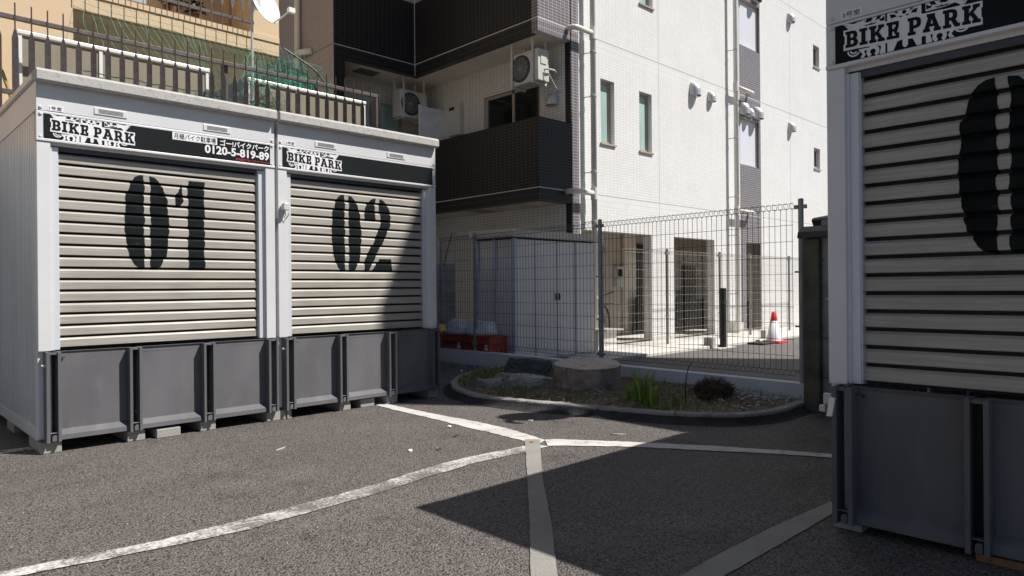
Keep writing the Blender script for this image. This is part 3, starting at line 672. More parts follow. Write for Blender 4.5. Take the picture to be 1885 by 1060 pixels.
gd = lambda x, y: min(1, .10 * max(0, 1 + noise.noise((x * 3, y * 3, 7))) + .9 * g2(x, y, 5.45, 6.1, .33) + .7 * g2(x, y, 5.95, 5.75, .3) + .9 * g2(x, y, 4.93, 4.95, .11) + .5 * g2(x, y, 5.75, 3.75, .35) + .35 * g2(x, y, 5.2, 3.3, .3) + .35 * g2(x, y, 5.0, 5.7, .3) + .6 * g2(x, y, 5.6, 5.3, .18))
mb = MB()
for x, y, r_ in scatter(3400, gd, 11):
    h = r_.uniform(.03, .075) * (1.3 if g2(x, y, 5.45, 6.1, .4) + g2(x, y, 4.93, 4.95, .15) > .5 else 1); a = r_.uniform(0, 6.28); t = r_.uniform(.1, .6) * h; wd = .0035
    z = soil_h(x, y) - .004; dx, dy = math.cos(a), math.sin(a)
    mb.add([(x - dy * wd, y + dx * wd, z), (x + dy * wd, y - dx * wd, z), (x + dx * t * .5 + dy * wd * .7, y + dy * t * .5 - dx * wd * .7, z + h * .6), (x + dx * t * .5 - dy * wd * .7, y + dy * t * .5 + dx * wd * .7, z + h * .6), (x + dx * t * 1.3, y + dy * t * 1.3, z + h)], [(0, 1, 2, 3), (3, 2, 4)])
mb.build("grass", m_grass, kind="stuff", recalc=False)
mb = MB()
for x, y, r_ in scatter(1100, lambda x, y: .25 + .6 * g2(x, y, 5.0, 4.1, .5) + .5 * g2(x, y, 5.5, 2.95, .4) + .5 * g2(x, y, 5.0, 5.8, .4), 12):
    z = soil_h(x, y) + .006; a = r_.uniform(0, 6.28); l = r_.uniform(.012, .035); w2 = l * r_.uniform(.15, .45); dx, dy = math.cos(a), math.sin(a); k = r_.uniform(-.008, .012)
    mb.add([(x - dx * l, y - dy * l, z + k), (x - dy * w2, y + dx * w2, z), (x + dx * l, y + dy * l, z - k * .3 + .004), (x + dy * w2, y - dx * w2, z + .006)], [(0, 1, 2), (0, 2, 3)])
mb.build("leaf_litter", m_dry, kind="stuff", recalc=False)
def pebble(mb, x, y, z, s, r_):
    bm = bmesh.new(); bmesh.ops.create_icosphere(bm, subdivisions=1, radius=s)
    k = (r_.uniform(.7, 1.3), r_.uniform(.7, 1.3), r_.uniform(.5, .9)); a = r_.uniform(0, 3)
    vs = [(x + (v.co.x * k[0] * math.cos(a) - v.co.y * k[1] * math.sin(a)), y + (v.co.x * k[0] * math.sin(a) + v.co.y * k[1] * math.cos(a)), z + v.co.z * k[2]) for v in bm.verts]
    bm.verts.index_update(); mb.add(vs, [tuple(v.index for v in f.verts) for f in bm.faces]); bm.free()
mb = MB()
for x, y, r_ in scatter(420, lambda x, y: g2(x, y, 6.15, 2.95, .2) + .5 * g2(x, y, 6.2, 3.3, .15) + .02, 13): pebble(mb, x, y, soil_h(x, y) + .006, r_.uniform(.008, .022), r_)
mb.build("gravel", m_gravel, kind="stuff")
mb = MB(); rr_ = random.Random(44)   # loose grit and gravel against the wall foot beyond the kerb
for _ in range(240):
    s = rr_.uniform(3.9, 5.5); o_ = abs(rr_.gauss(0, .12)) + .01; p = fpt(s, o_, 0); pebble(mb, p.x, p.y, .004, rr_.uniform(.004, .012), rr_)
mb.build("loose_grit", m_gravel, kind="stuff")
def rock(x, y, z, sx, sy, sz, rz, seed, m, label, flat=.0):
    bm = bmesh.new(); bmesh.ops.create_icosphere(bm, subdivisions=5, radius=1)
    rnd = random.Random(seed); planes = [(Vector((rnd.gauss(0, 1), rnd.gauss(0, 1), rnd.gauss(0, .8))).normalized(), rnd.uniform(.55, .9)) for _ in range(12)] + [(Vector((.1, .05, 1)).normalized(), .55)]
    for v in bm.verts:
        p = v.co.copy()
        for nn, d in planes:
            e = p.dot(nn)
            if e > d: p -= nn * (e - d) * .92
        p += p.normalized() * (.09 * noise.noise(p * 2.2 + Vector((seed, 0, 0))) + .05 * noise.noise(p * 6 + Vector((0, seed, 0))) + .025 * noise.noise(p * 15))
        v.co = Vector((p.x * sx, p.y * sy, p.z * sz))
    me = bpy.data.meshes.new("rock"); bm.to_mesh(me); bm.free(); me.materials.append(m)
    o = bpy.data.objects.new("rock", me); C.objects.link(o); o.location = (x, y, z); o.rotation_euler = (0, 0, rz)
    return tag(o, label, "rock", "garden rocks in the planter")
rock(5.86, 5.72, .12, .30, .26, .25, R(-45), 3, m_rockd, "dark angular rock standing against the low wall left of the stump")
rock(5.22, 5.20, .07, .34, .27, .19, R(-40), 8, m_rock, "flat grey rock lying in front of the dark rock")
rock(5.0, 5.50, .05, .17, .15, .13, R(20), 5, m_rock, "small rounded grey rock at the left end of the bed")
rock(6.03, 5.25, .08, .14, .11, .15, R(10), 6, m_rockd, "small dark stone wedged between the rocks and the stump")
# stump
st = empty("tree_stump", (5.60, 4.62, .04), label="wide sawn tree stump with bark beside the low wall", cat="tree stump")
n = 72; vs = []; fs = []
def srad(a, z):
    return (.335 + .012 * math.sin(3 * a + .6) + .006 * math.sin(5 * a + 2)) * (1 + (.10 if z < .06 else 0) * max(0, 1 - z / .06) * (1 + math.sin(4 * a)) * .5) + .012 * noise.noise((math.cos(a) * 6, math.sin(a) * 6, z * 4)) + .006 * noise.noise((math.cos(a) * 22, math.sin(a) * 22, z * 9))
top = lambda x, y: .268 + .085 * (x * .7 + y * .7) + .006 * noise.noise((x * 4, y * 4, 0))
hs = [-.06, 0, .03, .06, .1, .14, .18, .22, 1]
for h in hs:
    for i in range(n):
        a = 2 * math.pi * i / n; z = h if h < 1 else None; r_ = srad(a, h if h < 1 else .25); x, y = r_ * math.cos(a) * 1.04, r_ * math.sin(a)
        vs.append((x, y, z if z is not None else top(x, y)))
for j in range(len(hs) - 1):
    for i in range(n): fs.append((j * n + i, j * n + (i + 1) % n, (j + 1) * n + (i + 1) % n, (j + 1) * n + i))
MB().add(vs, fs).build("bark", m_bark, st, smooth=True)
vs = []; fs = []; rs = [0, .2, .4, .6, .8, .97, .995]
for k in rs:
    for i in range(n):
        a = 2 * math.pi * i / n; r_ = srad(a, .25) * k; x, y = r_ * math.cos(a) * 1.04, r_ * math.sin(a); vs.append((x, y, top(x, y) + .002))
for j in range(len(rs) - 1):
    for i in range(n): fs.append((j * n + i, j * n + (i + 1) % n, (j + 1) * n + (i + 1) % n, (j + 1) * n + i))
MB().add(vs, fs).build("cut_face", m_cut, st)
# lily clumps
def lily(x, y, nl, h, spread, seed, label):
    rnd = random.Random(seed); mb = MB(); z0 = -.01
    for k in range(nl):
        a = rnd.uniform(0, 6.28); r0 = rnd.uniform(0, .05) * spread; hh = h * rnd.uniform(.5, 1.05); ln = rnd.uniform(.05, .30) * hh * spread; wd = rnd.uniform(.008, .014)
        dx, dy = math.cos(a), math.sin(a); b = rnd.uniform(0, 3.1); ex, ey = math.cos(b), math.sin(b); L_ = []; n_ = 7
        for i in range(n_):
            t = i / (n_ - 1); px = r0 * dx + dx * ln * t ** 1.7; py = r0 * dy + dy * ln * t ** 1.7; pz = z0 + hh * (t - .12 * t ** 4); w2 = wd * (1 - t ** 2.2) * (.6 + .6 * min(1, t * 3)) + .0008
            L_.append(((px - ex * w2, py - ey * w2, pz), (px + ex * w2, py + ey * w2, pz)))
        mb.add([q for pr_ in L_ for q in pr_], [(2 * i, 2 * i + 1, 2 * i + 3, 2 * i + 2) for i in range(n_ - 1)])
    mb.build("lily_plant", m_lily, recalc=False, loc=(x, y, soil_h(x, y)), label=label, cat="plant", group="leafy plants in the planter")
lily(5.29, 3.86, 16, .20, 1.0, 1, "short pale green leaf clump right beside the stump")
lily(5.16, 3.63, 34, .37, 1.0, 2, "tallest bright green leaf clump right of the stump")
lily(5.10, 3.48, 26, .26, 1.1, 3, "medium bright green leaf clump just right of the tallest clump")
lily(5.30, 3.40, 10, .15, 1.2, 4, "low sparse green leaf clump in front of the thin dark stem")
lily(5.03, 3.30, 8, .11, 1.2, 9, "tiny green leaf clump close to the kerb")
MB().tube([(0, 0, 0), (.004, .003, .12), (.0, -.012, .24), (.01, -.03, .32), (.012, -.055, .35), (.012, -.075, .365)], [.006, .006, .005, .004, .003, .002], 6).build("bare_stem", m_twig, loc=(5.463, 3.387, .06), label="thin dark bare stem rising beside the root ball", cat="stem")
# fibrous root ball
mb = MB(); rnd = random.Random(21)
bm = bmesh.new(); bmesh.ops.create_icosphere(bm, subdivisions=4, radius=1)
vs = []
for v in bm.verts:
    p = v.co; k = 1 + .22 * noise.noise(p * 2.3) + .12 * noise.noise(p * 7); vs.append((p.x * .15 * k, p.y * .165 * k, p.z * .10 * k + .07))
bm.verts.index_update(); mb.add(vs, [tuple(v.index for v in f.verts) for f in bm.faces]); bm.free()
for k in range(420):
    d = Vector((rnd.gauss(0, 1), rnd.gauss(0, 1), abs(rnd.gauss(0, .8)))).normalized(); b = Vector((d.x * .145, d.y * .16, d.z * .11 + .07)); l = rnd.uniform(.02, .07)
    e = Vector((rnd.gauss(0, 1), rnd.gauss(0, 1), rnd.gauss(0, 1))).normalized()
    mb.tube([b, b + (d + e * .7).normalized() * l * .6, b + (d + e * 1.4).normalized() * l], [.003, .002, .001], 3, False)
mb.build("root_ball", m_root, loc=(5.77, 3.28, .06), label="dark brown fibrous root ball at the right end of the bed", cat="root ball")
for i, (x, y, a, l) in enumerate([(5.85, 3.05, .3, .14), (5.45, 2.85, 1.2, .2), (5.7, 2.85, 2.2, .16), (5.62, 3.12, .9, .12)]):
    z = soil_h(x, y) + .015
    MB().tube([(-math.cos(a) * l / 2, -math.sin(a) * l / 2, 0), (0, 0, .01), (math.cos(a) * l / 2, math.sin(a) * l / 2, .004)], [.004, .007, .004], 5).build("dry_husk", m_plank if i % 2 else m_dry, loc=(x, y, z), label=["pale dry husk right beside the root ball", "dry stalk near the kerb below the root ball", "pale dry stalk lying below the root ball", "short dry husk left of the root ball"][i], cat="dry husk", group="dry husks in the planter")
# bits on the asphalt
rnd = random.Random(2)
for i, (x, y, s, lb) in enumerate([(3.486, 4.30, .016, "white pebble left of the white line below the kerb"), (2.78, 3.849, .016, "white pebble on the asphalt in front of container 02"), (5.93, 7.05, .02, "white pebble in the shade beside container 02")]):
    mb = MB(); pebble(mb, 0, 0, s * .4, s, rnd); mb.build("pebble", m_wht, loc=(x, y, 0), label=lb, cat="pebble", group="white pebbles on the asphalt")
for i, (x, y, a, l, w2, lb) in enumerate([(4.60, 4.36, .9, .10, .012, "pale yellow wood chip by the kerb next to the shadow patch"), (4.16, 3.15, -.85, .12, .010, "pale wood chip lying near the shadow edge"), (4.10, 4.0, -.4, .05, .014, "small orange wood chip below the shadow patch"), (2.2, 4.55, .5, .10, .004, "thin curved pale straw in front of container 01")]):
    dx, dy = math.cos(a) * l / 2, math.sin(a) * l / 2
    MB().prism([(-dx, -dy), (-dx * .2 - w2 * dy / l * 2, -dy * .2 + w2 * dx / l * 2), (dx, dy), (dx * .1 + w2 * dy / l * 2, dy * .1 - w2 * dx / l * 2)], .001, .009, 'xy').build("wood_chip", m_plank, loc=(x, y, 0), label=lb, cat="wood chip", group="wood chips on the asphalt")
MB().prism([(-.02, 0), (-.005, .012), (.018, .004), (.004, -.012)], .001, .006, 'xy').build("orange_leaf", mat("orange leaf", (.6, .2, .04), .6), loc=(3.53, 3.43, .009), label="orange leaf at the head of the grey tape", cat="leaf")
for i, (x, y, lb) in enumerate([(3.30, 4.0, "small weed sprout beside the bend of the white line"), (2.95, 3.75, "tiny yellowish weed left of the white line junction")]):
    mb = MB(); r_ = random.Random(i + 60)
    for k in range(14):
        a = r_.uniform(0, 6.28); l = r_.uniform(.012, .03); z = r_.uniform(.006, .025); b = a + .5
        mb.add([(0, 0, .002), (l * math.cos(a), l * math.sin(a), z), (l * 1.2 * math.cos(b), l * 1.2 * math.sin(b), z * .8)], [(0, 1, 2)])
    mb.build("weed", m_grass, recalc=False, loc=(x, y, 0), label=lb, cat="weed", group="weeds in the asphalt")
# asphalt grit: small loose stones
mb = MB(); r_ = random.Random(77)
for k in range(900):
    x, y = r_.uniform(.3, 4.6), r_.uniform(1.2, 5.5); pebble(mb, x, y, .001, r_.uniform(.0015, .0042), r_)
mb.build("grit", m_gravel, kind="stuff")

# ------------------------------------------------------------------ locker shed, crates, bags, block wall
sh = empty("steel_shed", (6.95, 7.08, 0), label="pale steel locker shed with double doors behind the wire fence", cat="shed")
MB().box(.03, .03, .02, 1.85, .82, 1.80).build("body", m_shed, sh)
MB().box(.0, .0, .0, .055, .055, 1.81).box(0, .40, 0, .028, .44, 1.81).box(.0, .78, 0, .055, .83, 1.81).build("corner_trim", m_shedt, sh, bevel=.004)
MB().prism([(-.06, 1.825), (-.06, 1.93), (.87, 1.95), (.87, 1.825)], -.09, 1.98, 'yz').build("roof", m_shedr, sh, bevel=.006)
MB().box(-.01, -.005, 1.812, 1.9, .85, 1.823).build("eave_shadow_strip", m_rampd, sh)  # dark strip standing in for the shadow line below the roof
for x0, x1 in ((.06, .43), (.455, .92), (.93, 1.33), (1.37, 1.80)):
    d = MB().box(x0, .004 if x0 > .9 or x0 < .1 else .010, .06, x1, .03, 1.795).build("door" if .4 < x0 < 1.3 else "front_panel", m_shed, sh, bevel=.003)
MB().box(.432, -.008, .03, .453, .03, 1.80).box(.922, 0, .03, .928, .02, 1.79).box(1.335, -.01, .03, 1.366, .03, 1.80).build("door_trim", m_shedt, sh)
h = MB().box(.88, -.012, .90, .897, .004, 1.01).build("handle", m_rubber, sh, bevel=.004)
MB().prism([(.945, .90), (.965, .91), (.98, .955), (.965, 1.0), (.945, 1.01)], -.012, .004, 'xz').build("handle", m_rubber, sh, bevel=.004)
def crate(y, label):
    c_ = empty("plastic_crate", (6.72, y, .02), R(2), label=label, cat="crate", group="red plastic crates behind the fence")
    mb = MB(); L_, w2, h_ = .27, .17, .37
    for sx, sy, ex, ey in ((-w2, -L_, -w2 + .012, L_), (w2 - .012, -L_, w2, L_), (-w2 + .012, -L_, w2 - .012, -L_ + .012), (-w2 + .012, L_ - .012, w2 - .012, L_)):
        for z in (.0, .10, .20, .30): mb.box(sx, sy, z, ex, ey, z + (.055 if z < .3 else .07))
        k = 7; horiz = abs(ey - sy) > abs(ex - sx)
        for i in range(k):
            if horiz: yy = sy + .002 + (ey - sy - .034) * i / (k - 1); mb.box(sx + .002, yy, .002, ex - .002, yy + .03, .36)
            else: xx = sx + .002 + (ex - sx - .034) * i / (k - 1); mb.box(xx, sy + .002, .002, xx + .03, ey - .002, .36)
    mb.box(-w2 - .015, -L_ - .015, .372, w2 + .015, L_ + .015, .39); mb.box(-w2 + .02, -L_ + .02, .004, w2 - .02, L_ - .02, .02)
    mb.build("basket", m_crate, c_)
    MB().box(-w2 - .004, -.24, .20, -w2 - .001, -.17, .28).build("sticker", m_wht, c_)
    return c_
crate(7.46, "red plastic crate right of the second fence post, close to the shed"); crate(8.06, "red plastic crate left of the second fence post, nearer container 02")
def bag(y, sx, sy, sz, seed, label):
    bm = bmesh.new(); bmesh.ops.create_icosphere(bm, subdivisions=4, radius=1)
    for v in bm.verts:
        p = v.co.copy(); k = 1 + .14 * noise.noise(p * 1.8 + Vector((seed, 0, 0))) + .07 * abs(noise.noise(p * 5 + Vector((seed, 2, 0))))
        v.co = Vector((p.x * sx * k, math.copysign(abs(p.y) ** .7, p.y) * sy * k, max(-.05, p.z * sz * k)))
    me = bpy.data.meshes.new("plastic_bag"); bm.to_mesh(me); bm.free(); me.materials.append(m_bag)
    me.polygons.foreach_set('use_smooth', [True] * len(me.polygons))
    o = bpy.data.objects.new("plastic_bag", me); C.objects.link(o); o.location = (6.71, y, .47); tag(o, label, "bag", "white bags lying on the crates")
bag(7.52, .17, .27, .16, 2, "wide white plastic bag on the crate next to the shed"); bag(8.05, .16, .22, .17, 6, "white plastic bag on the crate nearer container 02")
bw = MB()
for k in range(7): bw.box(6.0, 8.40, k * .2125, 6.96, 8.52, k * .2125 + .205)
bw.build("block_wall", m_blockdark, bevel=.008, label="dark weathered concrete block wall behind the red crates", cat="wall")
MB().tube([(6.70, 8.36, 1.45), (6.86, 8.36, 1.95)], .010, 6).build("leaning_rod", m_rampd, label="thin dark rod leaning above the block wall", cat="rod")

# ------------------------------------------------------------------ apartment building
ap = empty("apartment_building", (8.14, 7.7, 0), label="white tiled apartment building with dark tiled balconies", cat="building")
AO = Vector((8.14, 7.7, 0))
def part(mb, nm, m, parent=None, **k):
    mb.v = [(x - AO.x, y - AO.y, z - AO.z) for x, y, z in mb.v]; return mb.build(nm, m, parent or ap, **k)
YW = 7.7; TOP = 16.2
W1 = [(9.735, 10.135, 3.65, 4.79), (10.90, 11.31, 3.66, 4.785), (10.93, 11.37, 6.45, 7.6), (9.74, 10.14, 6.45, 7.6)]
op = [(9.2, 11.27, .055, 2.088), (12.04, 13.62, .055, 2.088)]
part(holes_wall(MB(), 'y', YW, 9.14, 14.78, 0, TOP, W1 + op, .19), "facade_wall", m_white, recalc=False)
SW = [(14.80, 15.72, 3.86, 4.95), (14.80, 15.78, 6.60, 7.68)]; DO = [(15.05, 15.75, .06, 2.085)]
part(holes_wall(MB(), 'y', YW, 14.78, 15.81, 0, TOP, SW + DO, .19), "tile_strip", m_dark_lit, recalc=False)
XW = [(18.87, 19.27, 4.23, 4.79), (18.87, 19.27, 6.97, 7.56)]
part(holes_wall(MB(), 'y', YW, 15.81, 34, 0, TOP, XW, .19), "facade_wall", m_white, recalc=False)
part(MB().box(8.955, YW, 0, 9.139, YW + .25, TOP), "tile_strip", m_dark_lit)
part(MB().quad((34, YW, 0), (34, 18, 0), (34, 18, TOP), (34, YW, TOP)).quad((6.37, 18, 0), (34, 18, 0), (34, 18, TOP), (6.37, 18, TOP)).quad((6.37, 10.995, TOP), (34, 10.995, TOP), (34, 18, TOP), (6.37, 18, TOP)).quad((8.96, 7.7, TOP), (34, 7.7, TOP), (34, 11, TOP), (8.96, 11, TOP)), "rear_wall", m_white, recalc=False)
def window(x0, x1, z0, z1, fm, pm, split=False, sill=True, fw=.05, dep=.10):
    fr = MB().box(x0, YW + dep, z0, x0 + fw, YW + dep + .06, z1).box(x1 - fw, YW + dep, z0, x1, YW + dep + .06, z1).box(x0 + fw, YW + dep, z0, x1 - fw, YW + dep + .06, z0 + fw * 1.2).box(x0 + fw, YW + dep, z1 - fw, x1 - fw, YW + dep + .06, z1)
    f = part(fr, "window", fm)
    p = MB().box(x0 + fw, YW + dep + .022, z0 + fw * 1.2, x1 - fw, YW + dep + .03, z1 - fw); part(p, "pane", pm, f)
    if sill: part(MB().box(x0 - .02, YW - .035, z0 - .03, x1 + .02, YW + dep, z0 - .001), "sill", fm, f)
for a in W1: window(*a, m_frame, m_teal, fw=.055, dep=.09)
for a in SW: window(*a, m_framew, m_lav, sill=False, fw=.035, dep=.05)
for a in XW: window(*a, m_framew, m_glass, fw=.06, dep=.06)
# ground floor passage behind the openings
part(MB().box(9.0, 9.3, .056, 20, 9.4, 2.5).box(9.0, YW + .2, 2.30, 20, 9.3, 2.45).box(8.97, 8.0, .056, 9.1, 9.3, 2.3).box(15.9, YW + .2, .056, 16.0, 9.3, 2.3), "passage_wall", m_inner)
part(MB().box(11.27, YW + .19, .056, 12.04, YW + .20, 2.088).box(13.62, YW + .19, .056, 15.05, YW + .20, 2.088), "inner_lining", m_inner)
part(MB().box(12.9, 9.25, .056, 13.75, 9.299, 2.05), "doorway", m_void)
part(MB().box(12.45, 9.22, .056, 12.88, 9.27, 2.25), "pillar", m_soffit)
part(MB().box(14.65, 9.26, .75, 15.45, 9.299, 1.60), "doorway", m_void)
def louvre(x0, x1, y, z0, z1):
    mb = MB(); z = z0
    while z < z1: mb.box(x0, y, z, x1, y + .03, z + .045); z += .055
    mb.box(x0, y + .031, z0, x1, y + .05, z1); part(mb, "louvre_panel", m_louv)
mbx = part(MB().box(12.15, 9.22, 1.10, 12.43, 9.299, 1.55), "meter_box", m_acw, bevel=.01); part(MB().box(12.2, 9.214, 1.32, 12.38, 9.219, 1.48), "meter_window", m_glass, mbx)
mlb = part(MB().box(13.85, 9.12, 1.0, 14.55, 9.299, 1.62), "mailbox_unit", m_hood, bevel=.008)
for r0 in range(2):
    for c0 in range(3): part(MB().box(13.87 + c0 * .225, 9.112, 1.02 + r0 * .30, 14.08 + c0 * .225, 9.119, 1.30 + r0 * .30), "mailbox_door", m_framew, mlb)
part(MB().box(10.2, 9.28, .06, 10.95, 9.299, 2.05), "door", m_frame, bevel=.01)
part(MB().box(12.75, 8.4, 2.26, 13.0, 8.65, 2.299), "ceiling_lamp", m_acw, bevel=.02)
louvre(12.55, 13.7, 9.0, .08, .80); louvre(14.25, 15.5, 9.05, .08, .75); louvre(15.30, 16.1, 8.02, .08, .70)
# balcony zone
XB, XR, YL = 8.14, 8.93, 11.0
part(holes_wall(MB(), 'x', XR, 7.80, 12.0, 0, TOP, [(8.42, 9.88, 2.95, 4.72), (8.42, 9.88, 5.7, 7.5)], .10), "recess_wall", m_whiteb, recalc=False)
part(MB().box(XR + .0, 7.70, 0, 8.954, 7.82, TOP), "recess_corner", m_dark_shade)
for z0, z1 in ((2.95, 4.72), (5.7, 7.5)):
    f = part(MB().box(XR + .05, 8.42, z0, XR + .1, 8.47, z1).box(XR + .05, 9.83, z0, XR + .1, 9.88, z1).box(XR + .05, 9.10, z0, XR + .1, 9.16, z1).box(XR + .05, 8.47, z1 - .05, XR + .1, 9.83, z1).box(XR + .05, 8.47, z0, XR + .1, 9.83, z0 + .05), "window", m_frame)
    part(MB().box(XR + .07, 8.47, z0 + .05, XR + .08, 9.10, z1 - .05).box(XR + .085, 9.16, z0 + .05, XR + .09, 9.83, z1 - .05), "pane", m_glass, f)
part(MB().box(6.6, 11.92, 0, XR, 12.05, TOP), "recess_wall", m_whiteb)
part(MB().box(XB, 7.70, 2.51, XB + .14, 11.35, 3.86).box(XB + .14, 7.70, 2.51, 8.9545, 7.84, 3.86), "balcony_parapet", m_dark_shade)
part(MB().box(XB, 7.84, 5.24, XB + .14, 11.0, 6.64).box(6.60, YL, 5.24, XB + .14, YL + .14, 6.64), "balcony_parapet", m_dark_shade)
part(MB().box(XB, 7.70, 5.24, 8.9545, 7.84, 6.64), "balcony_parapet", m_dark_lit)
part(MB().box(6.375, YL, 0, 6.60, YL + .24, TOP), "corner_column", m_dark_shade)
part(MB().box(XB + .001, 7.8405, 2.514, XR, 11.349, 2.66), "balcony_slab", m_soffit)
part(MB().box(XB + .14, 7.8405, 5.246, XR, 12.0, 5.40).box(6.6, YL + .14, 5.246, XB + .14, 12.0, 5.40), "balcony_slab", m_soffit)
for zf in (7.975, 10.71, 13.445):
    part(MB().box(XB, 7.84, zf, XB + .14, 11.0, zf + 1.4).box(6.60, YL, zf, XB + .14, YL + .14, zf + 1.4), "balcony_parapet", m_dark_shade); part(MB().box(XB, 7.70, zf, 8.9545, 7.84, zf + 1.4), "balcony_parapet", m_dark_lit)
    part(MB().box(XB + .14, 7.8405, zf + .006, XR, 12.0, zf + .16).box(6.6, YL + .14, zf + .006, XB + .14, 12.0, zf + .16), "balcony_slab", m_soffit)
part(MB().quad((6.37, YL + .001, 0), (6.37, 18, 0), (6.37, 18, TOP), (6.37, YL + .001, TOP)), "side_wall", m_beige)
part(MB().box(XB + .16, 11.06, 2.9, XR - .02, 11.09, 4.70).box(XB + .15, 11.05, 2.9, XB + .19, 11.10, 4.72).box(XR - .05, 11.05, 2.9, XR, 11.10, 4.68), "partition_board", mat("partition", (.78, .80, .84), .5))
hb = part(MB().box(XR - .12, 10.46, 4.12, XR, 10.84, 4.74), "water_heater", m_acw, bevel=.01)
part(MB().box(XR - .126, 10.62, 4.62, XR - .121, 10.78, 4.68), "grille", m_rubber, hb)
part(MB().box(XB - .006, YL - .012, 5.24, XB + .004, YL - .001, 9.4), "corner_seal", m_pipe)
f = part(MB().box(7.72, 11.88, 3.9, 8.42, 11.92, 4.84), "window", m_frame); part(MB().box(7.77, 11.872, 3.95, 8.37, 11.879, 4.79), "pane", m_teal, f)
part(MB().box(7.1, 11.3, 5.236, 7.55, 11.6, 5.2455), "hatch", mat("hatch", (.16, .14, .12), .8))
part(MB().box(8.3, 9.4, 2.502, 8.75, 9.7, 2.513), "hatch", mat("hatch plate", (.35, .31, .26), .8))
def hood(x, z, w2=.125, h_=.26, d=.16, axis='y'):
    vs = []; fs = []; na, nh = 12, 9
    lv = [(0, 1), (.35, 1)] + [(.35 + .65 * math.sin(R(a)), math.cos(R(a))) for a in (15, 30, 45, 60, 75, 88)]
    for hz, k in lv:
        for i in range(na + 1):
            a = math.pi * i / na; vs.append((-math.cos(a) * w2 * (.55 + .45 * k if k > .05 else .3), -math.sin(a) * d * k - .004, hz * h_))
    m_ = na + 1
    for j in range(len(lv) - 1):
        for i in range(na): fs.append((j * m_ + i, j * m_ + i + 1, (j + 1) * m_ + i + 1, (j + 1) * m_ + i))
    mb = MB().add(vs, fs); mb.box(-w2 * .8, -d * .5, .004, w2 * .8, -.004, .012)
    if axis == 'x': mb.v = [(y, -x, z_) for x, y, z_ in mb.v]; o = mb.build("vent_hood", m_hood, ap, smooth=False); o.location = (XR - AO.x, x - AO.y, z)
    else: o = mb.build("vent_hood", m_hood, ap); o.location = (x - AO.x, 0, z)
for x, z, k in [(12.80, 5.03, 1.1), (13.48, 5.035, .85), (14.92, 5.0, 1.1), (15.22, 4.99, .85), (15.58, 5.0, 1.12), (17.40, 4.98, .95), (17.40, 7.74, .95), (14.95, 7.75, 1.1), (15.55, 7.75, 1.1), (12.80, 7.76, 1.1)]: hood(x, z, .125 * k, .26 * k, .16 * k)
hood(8.09, 4.235, .13, .23, .14, 'x')
def bend(pts, r=.09, k=6):
    P = [Vector(p) for p in pts]; out = [P[0]]
    for a, b, c_ in zip(P, P[1:], P[2:]):
        d0 = (a - b).normalized() * r; d1 = (c_ - b).normalized() * r
        for i in range(k + 1):
            t = i / k; out.append((b + d0) * (1 - t) ** 2 + b * 2 * t * (1 - t) + (b + d1) * t * t)
    return out + [P[-1]]
def downpipe(x, off, branches, r=.05):
    y = YW - off
    p = part(MB().tube([(x, y, .05), (x, y, TOP)], r, 16), "downpipe", m_pipe, smooth=True)
    for z in (.9, 2.2, 3.05, 4.35, 5.1, 6.3, 7.7): part(MB().lathe([(r + .001, 0), (r + .009, 0), (r + .009, .03), (r + .001, .03)], (x, y, z), 14).tube([(x - .01, y + r - .005, z + .015), (x - .05, YW, z + .015)], .008, 5), "pipe_clamp", m_hood, p)
    so = MB()
    for b in branches:
        part(MB().tube(bend(b), r * .92, 14), "branch_pipe", m_pipe, p, smooth=True)
        so.lathe([(r + .001, -.11), (r + .012, -.11), (r + .012, .09), (r + .001, .09)], (x, y, b[-1][2]), 14)
    part(so, "pipe_socket", m_pipe, p)
    part(MB().box(x - .09, y - .09, .05, x + .09, YW - .001, .30), "pipe_foot", m_pipe, p)
downpipe(9.34, .16, [[(8.86, 7.72, 5.44), (8.86, 7.54, 5.44), (9.34, 7.54, 5.44)], [(8.80, 7.72, 2.70), (8.80, 7.54, 2.70), (9.34, 7.54, 2.70)]])
downpipe(14.32, .16, [[(15.15, 7.72, 5.50), (15.15, 7.54, 5.50), (14.32, 7.54, 5.50)], [(15.15, 7.72, 2.76), (15.15, 7.54, 2.76), (14.32, 7.54, 2.76)]])
sp = part(MB().tube([(6.30, 12.2, 3), (6.30, 12.2, TOP)], .055, 14), "downpipe", m_pipe, smooth=True)
part(MB().tube(bend([(6.30, 12.2, 5.50), (6.22, 12.0, 5.50), (6.36, 11.75, 5.50)], .05), .055, 12), "branch_pipe", m_pipe, sp, smooth=True)
